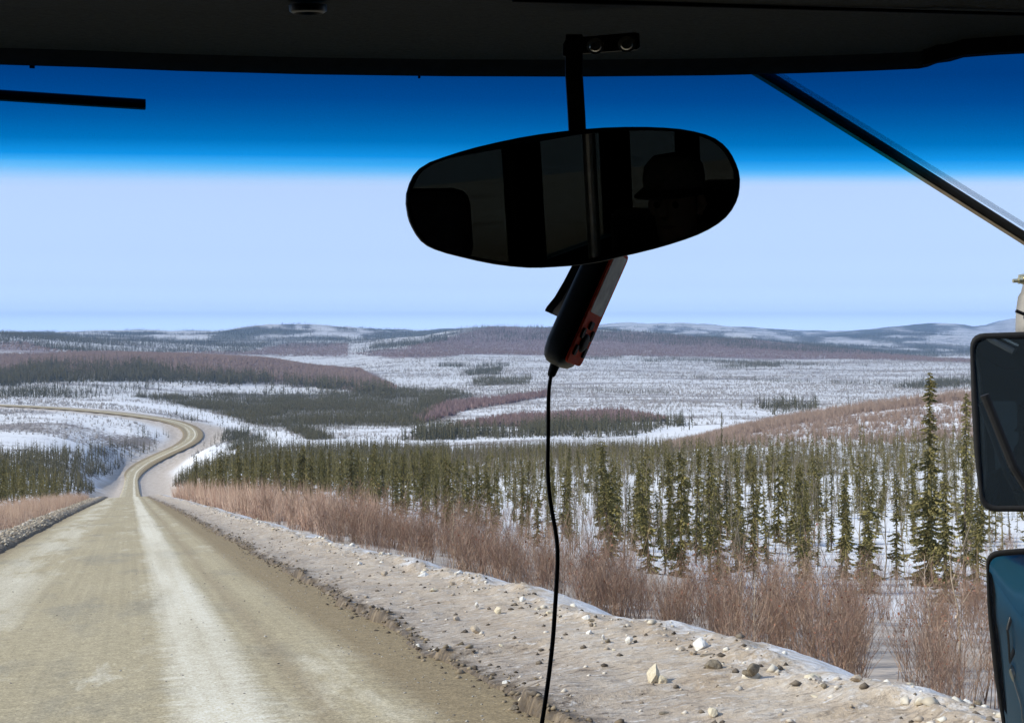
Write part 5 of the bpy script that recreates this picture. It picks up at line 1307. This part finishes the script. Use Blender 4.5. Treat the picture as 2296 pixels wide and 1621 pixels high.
for i in ob:
    k = int(rng.integers(0, 8)); o = link('willow_bush', SHP[k]); h = float(bh[i]) * 1.05
    o.location = tuple(bp[i]); o.rotation_euler = (float(rng.normal(0, 0.08)), float(rng.normal(0, 0.08)), float(rng.random() * 6.3)); o.scale = (h, h, h)
    lf = 'with rusty leaves' if k % 2 else 'with bare twigs'
    row = 'beside the snow bank' if bt[i] < 9.6 else 'in the front row' if bt[i] < 13 else 'deeper in the thicket'
    ht = 'Low' if h < 1.9 else 'Tall'
    tag(o, f"{ht} {'spreading' if k >= 5 else 'upright'} willow bush {lf} {row}", 'bush', 'willow bushes beyond the roadside snow bank')
rest = np.setdiff1d(np.arange(len(bp)), ob)
a_ = rest[bp[rest, 1] < 60]; f_ = rest[bp[rest, 1] >= 60]
tag(scatter_mesh('willow_thicket', SHM, bp[a_], bh[a_], twigs, 21, 0.08), kind='stuff')
us = sample_poly(SPRUCE[0][0], 50, 150, 1 / 4.0, 555, 3); us = us[np.random.default_rng(4).random(len(us)) < sstep(0.40, 0.62, fbm(us[:, 0] / 7, us[:, 1] / 7, 3, 66)) * np.interp(us[:, 1], [50, 150], [1.0, 0.35])]
tag(scatter_mesh('willow_thicket', SHM, us, np.random.default_rng(6).uniform(0.7, 2.1, len(us)), twigs, 24, 0.1), kind='stuff')
tag(scatter_mesh('willow_thicket', SHF, bp[f_], bh[f_], twigs, 22, 0.08, 1.0), kind='stuff')
bl, lt, ls = brush_points(-1, 6000, 62)
tag(scatter_mesh('willow_thicket', SHF, bl, 1.3 + 0.9 * r.random(len(bl)), twigs, 23, 0.08), kind='stuff')

# ---- pale birch saplings in the brush
for px, py, top, ln, lab in ((2134, 1512, 1222, -0.07, 'Slim pale birch sapling close to the lower side mirror, leaning left'), (2118, 1500, 1250, -0.03, 'Pale birch sapling just left of the leaning one by the lower mirror'),
                             (1698, 1478, 1280, -0.04, 'Tan birch sapling with a peeling stem at the thicket edge'), (1655, 1445, 1255, 0.05, 'Thin greyish birch sapling in the thicket behind the tan one'), (1020, 1275, 1130, 0.03, 'Thin pale birch sapling in the brush left of the hanging lead')):
    t_ = 9.0; x, y, z = ground_hit(px, py); z = zground(x, y); h = (py - top) / FP * y
    V, F, C = stem_shape(int(px), 1, 4, 14, 0.1, 0.03, 0.0085, 5, 0.98)
    o = link('birch_sapling', np_mesh('birch_sapling', V * h, F, simple_mat('birch_bark', (0.58, 0.46, 0.33), 0.7, noise_scale=14, var=0.35), True))
    o.location = (x, y, float(z)); o.rotation_euler = (0, ln, 0); tag(o, lab, 'sapling', 'pale birch saplings in the brush')

# ---- scrub on the pinkish hillside and over the valley floor
HILLP = [fan_shape(880 + k, 9, 0.030, 0.30) for k in range(5)]
hp = sample_poly(PINK[4][0], 270, 560, 1 / 2.2, 71, 3); hp = hp[np.random.default_rng(8).random(len(hp)) < 0.30 + 0.8 * sstep(0.4, 0.62, fbm(hp[:, 0] / 14, hp[:, 1] / 14, 3, 44))]
tag(scatter_mesh('hillside_scrub', HILLP, hp, 0.8 + 2.6 * np.random.default_rng(1).random(len(hp)) ** 1.5, twigs_far, 41, 0.08), kind='stuff')
hp = sample_poly(PINK[3][0], 360, 560, 1 / 3.0, 72, 5)
tag(scatter_mesh('hillside_scrub', HILLP, hp, np.random.default_rng(2).uniform(2.0, 4.2, len(hp)), twigs_far, 42, 0.08), kind='stuff')
for i, j in ((0, 73), (1, 74), (2, 75), (5, 76), (6, 77)):
    poly, a, b_, c = PINK[i]
    hp = sample_poly(poly, a, b_, {0: 1 / 22.0, 1: 1 / 160.0, 2: 1 / 120.0, 5: 1 / 8.0, 6: 1 / 14.0}[i], j, 3)
    tag(scatter_mesh('birch_slope', [fan_shape(890 + k, 6, 0.09, 0.25) for k in range(4)], hp, np.random.default_rng(j).uniform(3, 7.5, len(hp)), birch_far, j, 0.03), kind='stuff')
DWP = [fan_shape(910 + k, 5, 0.055, 0.28) for k in range(4)] + TINY[:2]
r = np.random.default_rng(77); n_ = 120000
Yv = (r.random(n_) * (4800 ** 0.25 - 800 ** 0.25) + 800 ** 0.25) ** 4; Xv = r.uniform(-0.43, 0.44, n_) * Yv; Zv = zground(Xv, Yv)
pxv, pyv = proj(Xv, Yv, Zv)
sp_, sh_, cl_ = cover(Xv, Yv, Zv); tv, _, sv, hv = road_near(Xv, Yv)
dn = 0.14 + 0.85 * sstep(0.38, 0.60, 0.4 * fbm(Xv / 70, Yv / 60, 4, 500) + 0.6 * fbm(Xv / 700, Yv / 150, 4, 501))
k = (cl_ < 0.5) & (sp_ < 0.5) & (np.abs(tv) - hv > 22) & (r.random(n_) < dn)
tag(scatter_mesh('valley_scrub', DWP, np.stack([Xv, Yv, Zv], -1)[k], r.uniform(1.2, 4.4, int(k.sum())) * np.interp(Yv[k], [900, 3000], [0.8, 1.5]), dwarf_m, 51, 0.03), kind='stuff')
# sparse trees along the far ridges
n_ = 90000; Yv = np.sqrt(r.random(n_) * (9500.0 ** 2 - 4300.0 ** 2) + 4300.0 ** 2); Xv = r.uniform(-0.43, 0.43, n_) * Yv; Zv = zground(Xv, Yv)
pxv, pyv = proj(Xv, Yv, Zv); k = r.random(n_) < 0.05 + 0.95 * sstep(0.495, 0.55, far_wood(Xv, Yv, pxv, pyv))
tag(scatter_mesh('ridge_trees', TINY, np.stack([Xv, Yv, Zv], -1)[k], 7 + 13 * r.random(int(k.sum())) ** 3, needles_far, 52, 0.02, 1.25), kind='stuff')

# ------------------------------------------------------------------ lumps of snow, ice and mud on the banks
def lump(seed, flat=0.7, rough=0.25, n_=26):
    r = np.random.default_rng(seed); bmm = bmesh.new()
    for _ in range(n_):
        v = r.normal(0, 1, 3); v /= np.linalg.norm(v); v *= r.uniform(0.75, 1.12) ** (1 + 3 * rough)
        bmm.verts.new((v[0] * 0.5 * r.uniform(0.9, 1.1), v[1] * 0.5, v[2] * 0.5 * flat))
    bmesh.ops.convex_hull(bmm, input=list(bmm.verts))
    for v in list(bmm.verts):
        if not v.link_faces: bmm.verts.remove(v)
    bmesh.ops.triangulate(bmm, faces=bmm.faces)
    bmesh.ops.subdivide_edges(bmm, edges=bmm.edges, cuts=2, use_grid_fill=True, smooth=0.18)
    for v in bmm.verts:
        p = v.co; k = 0.16 * rough * 4 * (float(vnoise(p.x * 6 + seed, p.y * 6 + p.z * 5, 3)) - 0.5) + 0.11 * (float(vnoise(p.x * 15, p.y * 17 + p.z * 13, 4)) - 0.5)
        v.co = p * (1 + k)
    zmin = min(v.co.z for v in bmm.verts)
    for v in bmm.verts: v.co.z -= zmin + 0.06 * flat
    me = bpy.data.meshes.new('snow_lump'); bmm.to_mesh(me); bmm.free(); return me
def lump_mat(name, a, b2, c2, sc=5):
    m, nt, b = new_mat(name); N = NB(nt); tc = N.n('ShaderNodeTexCoord'); v = tc.outputs['Object']; oi = N.n('ShaderNodeObjectInfo')
    f = N.noise(v, sc, 5, 0.7); c = N.mix(N.ramp(f, [(0.35, 0.0), (0.65, 1.0)]), a, b2)
    c = N.mix(N.ramp(N.noise(v, sc * 2.2, 4, 0.7), [(0.55, 0.0), (0.68, 0.7)]), c, c2)
    c = N.mix(N.math('MULTIPLY', oi.outputs['Random'], 0.3), c, a)
    nt.links.new(c, b.inputs['Base Color']); b.inputs['Roughness'].default_value = 0.7; b.inputs['Specular IOR Level'].default_value = 0.25
    nt.links.new(N.bump(f, 0.5, 0.03), b.inputs['Normal']); return m
LM = {'w': lump_mat('clean_snow', (0.70, 0.68, 0.62), (0.84, 0.82, 0.76), (0.55, 0.48, 0.38)), 'c': lump_mat('cream_snow', (0.58, 0.50, 0.35), (0.76, 0.69, 0.53), (0.42, 0.33, 0.22)),
      't': lump_mat('tan_ice', (0.42, 0.34, 0.25), (0.56, 0.48, 0.37), (0.30, 0.23, 0.16)), 'd': lump_mat('frozen_mud', (0.15, 0.12, 0.082), (0.27, 0.225, 0.16), (0.38, 0.33, 0.25))}
LUMP = {}
for m_ in LM:
    LUMP[m_] = []
    for k in range(7):
        me = lump(1000 + 31 * k + ord(m_), [0.9, 0.7, 0.5, 0.8, 0.35, 0.6, 1.0][k] * (0.75 if m_ == 'd' else 1.0), 0.3 if m_ != 'd' else 0.2); me.materials.append(LM[m_]); LUMP[m_].append(me)
def bank_hit(px, py):
    d = D(px, py); Y = 15.0
    for _ in range(60):
        x = d.x * Y; zl, t, s = level_z(x, Y)
        h = float(bank_h(np.array(s), np.array(t))) if t > 0 else float(left_h(np.array(s), np.array(t)))
        h = min(max(h, -0.05), 0.5)
        Yn = (CAMZ - float(zl) - h) / (-d.z + 1e-6)
        Y = 0.5 * Y + 0.5 * Yn
    x = d.x * Y; return x, Y, float(level_z(x, Y)[0]) + h
LABC = {'w': 'white', 'c': 'cream', 't': 'tan', 'd': 'dark muddy'}
CH = [  # column, foot row, width px, height px, kind, shape, label
 (1464,1537,38,52,'c',6,'largest cream snow lump standing upright on the icy bank'),(1484,1538,30,28,'c',0,'cream lump leaning against the right side of the largest snow lump'),(1460,1486,13,10,'d',3,'small dark clod just behind the top of the largest snow lump'),
 (1574,1456,38,29,'w',0,'knobbly white snow lump at the top edge of the bank'),(1587,1477,35,14,'d',4,'long dark slab tilted below the knobbly white lump'),(1600,1503,40,26,'d',3,'dark wedge shaped ice block below the long dark slab'),
 (1690,1513,36,28,'d',0,'heap shaped dark lump of frozen mud on the open ice'),(1678,1512,26,13,'d',4,'flat dark plate in front of the heap shaped mud lump'),(1821,1535,44,27,'c',3,'wide cream dome of snow near the thicket'),(1847,1539,18,10,'d',3,'dark clod at the right foot of the cream dome'),
 (1556,1467,19,12,'t',1,'brown ice lump left of the long dark slab'),(1529,1460,18,14,'t',0,'tan ice lump uphill of the brown one'),(1411,1442,18,17,'w',6,'round white snowball like lump near the snow edge'),(1425,1439,10,7,'d',1,'small dark clod right of the round white lump'),
 (2056,1573,30,27,'d',4,'dark ice slab standing on edge near the lower side mirror'),(2018,1568,38,11,'t',4,'long flat tan slab left of the standing slab'),(2124,1570,22,13,'c',1,'cream lump right of the standing slab'),(2168,1577,20,14,'w',0,'white lump beside the lower side mirror'),(2194,1578,26,11,'d',4,'dark ice plate touching the lower side mirror outline'),
 (2040,1546,22,18,'c',3,'cream block behind the standing slab'),(1921,1525,32,16,'t',1,'tan block half sunk in snow at the bank top'),(1901,1558,28,16,'w',3,'white lump on the ice below the tan block'),(1930,1557,30,10,'d',4,'thin grey slab beside the white lump below the tan block'),(1977,1538,18,11,'w',1,'small white lump at the bank top'),
 (1136,1540,24,17,'w',3,'white rock like lump on the grey ice left of the lead'),(1171,1347,16,13,'w',0,'white lump at the bank top left of the lead'),(1068,1361,12,13,'w',6,'small upright white lump on the bank slope'),(1116,1373,18,14,'c',1,'cream lump under the brown brush left of the lead'),(1232,1381,18,14,'c',3,'cream lump just left of the hanging lead'),
 (1315,1391,20,15,'w',0,'white lump right of the hanging lead at the bank top'),(1352,1433,10,13,'w',6,'small upright white lump right of the lead'),(1363,1441,14,12,'d',1,'dark clod beside the small upright white lump'),(1322,1424,15,14,'w',1,'squat white lump below the bank top'),(1068,1416,26,16,'t',3,'brown lump alone on the mid bank'),
 (1384,1494,26,14,'c',1,'cream ice lump with a dark hollow left of the largest lump'),(938,1453,11,13,'w',6,'small white lump close to the muddy edge'),(862,1288,18,9,'t',4,'flat tan lump near the top of the far bank'),(1023,1390,18,10,'t',1,'brown clod on the middle of the bank'),(1174,1574,32,15,'c',4,'flat cream ice piece at the muddy edge near the lead'),(951,1296,28,14,'w',0,'white snow heap at the bank top by the brush'),
 (1155,1590,26,12,'d',3,'dark clod at the muddy ledge beside the flat cream piece'),(1132,1560,16,9,'d',1,'dark clod under the white rock like lump'),(1600,1600,34,16,'c',4,'cream plate at the very bottom of the icy bank'),
]
def put_lump(px, py, wpx, hpx, kind, k, lab, group, rot=None):
    x, y, z = bank_hit(px, py); sc_ = y / FP
    o = link('snow_lump' if kind != 'd' else 'mud_clod', LUMP[kind][k]); me = LUMP[kind][k]
    hz = max(v.co.z for v in me.vertices); wz = wpx * sc_
    o.location = (x, y, z - 0.01); o.scale = (wz, wz * 0.9, hpx * sc_ / hz); o.rotation_euler = (0, 0, float(rng.random() * 6.3) if rot is None else rot)
    tag(o, lab, 'snow lump' if kind != 'd' else 'clod', group); return o
for c_ in CH: put_lump(*c_[:6], c_[6], 'lumps on the roadside snow bank', None)
r = np.random.default_rng(15)
for i in range(55):
    s_ = float(8 + 70 * r.random() ** 1.7); e_, o_ = float(edge_r(np.array(s_))), float(outer_r(np.array(s_)))
    q = r.random(); u = 1 - 0.75 * r.random() ** 2.0 if q > 0.3 else r.random()
    t_ = e_ + (o_ - e_) * u; p, n, hw = cl_at(np.array([s_])); x, y = p[0, 0] + n[0, 0] * (t_ - T_C), p[0, 1] + n[0, 1] * (t_ - T_C)
    h = float(bank_h(np.array(s_), np.array(t_))); z = p[0, 2] + h
    px, py = proj(x, np.array(y), z)
    if px > 2230 or py > 1640 or px < 300: continue
    kind = r.choice(['w', 'c', 't', 'd'], p=[0.38, 0.3, 0.18, 0.14] if u > 0.55 else [0.12, 0.18, 0.3, 0.4]); k = int(r.integers(0, 7)); wz = float(0.05 + 0.11 * r.random() ** 2)
    o = link('mud_clod' if kind == 'd' else 'snow_lump', LUMP[kind][k]); o.location = (x, y, z - 0.008); o.scale = (wz * r.uniform(0.8, 1.6), wz, wz * r.uniform(0.5, 1.0)); o.rotation_euler = (0, 0, r.random() * 6.3)
    side_ = 'along the top edge of the snow bank' if u > 0.75 else 'on the middle of the icy bank' if u > 0.35 else 'near the muddy edge of the bank'
    tag(o, f"tiny {LABC[kind]} {'clod' if kind == 'd' else 'snow lump'} {side_}", 'clod' if kind == 'd' else 'snow lump', 'small lumps scattered on the roadside snow bank')
# loose crumbs: too many to count
def crumbs(name, n_, seed, side, mat, smin, smax, hi_s=120):
    r = np.random.default_rng(seed); s_ = 7 + (hi_s - 7) * r.random(n_) ** 1.8
    if side == 1:
        e_, o_ = edge_r(s_), outer_r(s_); u = np.where(r.random(n_) < 0.45, 1.02 - 0.28 * r.random(n_), r.random(n_)); t_ = e_ + (o_ - e_) * u; h = bank_h(s_, t_)
    elif side == 3:
        t_ = outer_r(s_) - 0.15 + 0.28 * r.normal(0, 1, n_); h = bank_h(s_, t_)
    elif side == 2:
        t_ = edge_r(s_) + 0.16 * r.normal(0, 1, n_) + 0.05; h = np.maximum(bank_h(s_, t_), -0.05)
    elif side == 0:
        t_ = np.where(r.random(n_) < 0.6, 2.9 + 1.2 * r.random(n_), -4.5 + 7.5 * r.random(n_)); h = np.full(n_, 0.0)
    else:
        t_ = -4.95 - 1.7 * r.random(n_); h = left_h(s_, t_)
    p, n, hw = cl_at(s_); off = t_ - T_C
    if side == 0: h = -0.05 * (off / hw) ** 2 - 0.002
    pos = np.stack([p[:, 0] + n[:, 0] * off, p[:, 1] + n[:, 1] * off, p[:, 2] + h], -1)
    pr = []
    for k in range(5):
        V = np.array([(1, 0, 0), (0, 1, 0), (-1, 0, 0), (0, -1, 0), (0, 0, 1), (0.6, 0.6, 0.5), (-0.6, 0.4, 0.6), (0.3, -0.7, 0.5)]) * np.random.default_rng(k).uniform(0.6, 1.2, (8, 3))
        bmm = bmesh.new()
        for v in V: bmm.verts.new(tuple(v))
        bmesh.ops.convex_hull(bmm, input=list(bmm.verts)); bmesh.ops.triangulate(bmm, faces=bmm.faces); bmm.verts.index_update(); bmm.verts.ensure_lookup_table()
        pr.append((np.array([v.co[:] for v in bmm.verts]), np.array([[v.index for v in f.verts] for f in bmm.faces]), np.random.default_rng(k).random((len(bmm.verts), 1)) * np.array([[1, 0, 0]]))); bmm.free()
    return tag(scatter_mesh(name, pr, pos, smin + (smax - smin) * r.random(n_) ** 3, mat, seed, 0.2, 1.3, 0.35), kind='stuff')
def crumb_mat(name, a, b2):
    m, nt, b = new_mat(name); N = NB(nt); at = N.n('ShaderNodeAttribute', attribute_name='tint'); sep = N.n('ShaderNodeSeparateColor'); nt.links.new(at.outputs['Color'], sep.inputs['Color'])
    nt.links.new(N.mix(sep.outputs[0], a, b2), b.inputs['Base Color']); b.inputs['Roughness'].default_value = 0.8; return m
crumbs('bank_crumbs', 2400, 81, 1, crumb_mat('pale_crumbs', (0.38, 0.31, 0.23), (0.70, 0.64, 0.54)), 0.005, 0.04)
crumbs('bank_crumbs', 500, 87, 3, crumb_mat('cream_clods', (0.50, 0.43, 0.32), (0.80, 0.76, 0.66)), 0.014, 0.085, 150)
crumbs('bank_crumbs', 1700, 82, 1, crumb_mat('dark_crumbs', (0.06, 0.045, 0.03), (0.20, 0.16, 0.115)), 0.006, 0.045)
crumbs('edge_crumbs', 4200, 86, 2, crumb_mat('edge_crumbs', (0.06, 0.042, 0.025), (0.30, 0.235, 0.15)), 0.006, 0.05, 150)
crumbs('bank_rubble', 9000, 83, -1, crumb_mat('rubble_crumbs', (0.22, 0.165, 0.105), (0.60, 0.52, 0.39)), 0.012, 0.10, 240)
crumbs('road_pebbles', 3500, 84, 0, crumb_mat('road_pebbles', (0.13, 0.11, 0.085), (0.48, 0.44, 0.37)), 0.005, 0.020, 60)

# ------------------------------------------------------------------ air
hm, nt, b = new_mat('haze_air'); nt.nodes.remove(b)
pv = nt.nodes.new('ShaderNodeVolumePrincipled'); pv.inputs['Density'].default_value = 6.5e-5
pv.inputs['Color'].default_value = (0.32, 0.58, 1.0, 1); pv.inputs['Anisotropy'].default_value = 0.0
nt.links.new(pv.outputs[0], nt.nodes['Material Output'].inputs['Volume'])
zl_, zh_ = float(ZG.min()) - 1.0, max(float(ZG.max()), 60.0) + 25.0
V = [(x, y, z) for x in (-20500, 20500) for y in (-20500, 20500) for z in (zl_, zh_)]
me = bpy.data.meshes.new('haze'); me.from_pydata(V, [], [(0, 1, 3, 2), (4, 6, 7, 5), (0, 4, 5, 1), (2, 3, 7, 6), (0, 2, 6, 4), (1, 5, 7, 3)]); me.update(); me.materials.append(hm)
tag(link('haze', me), kind='stuff')
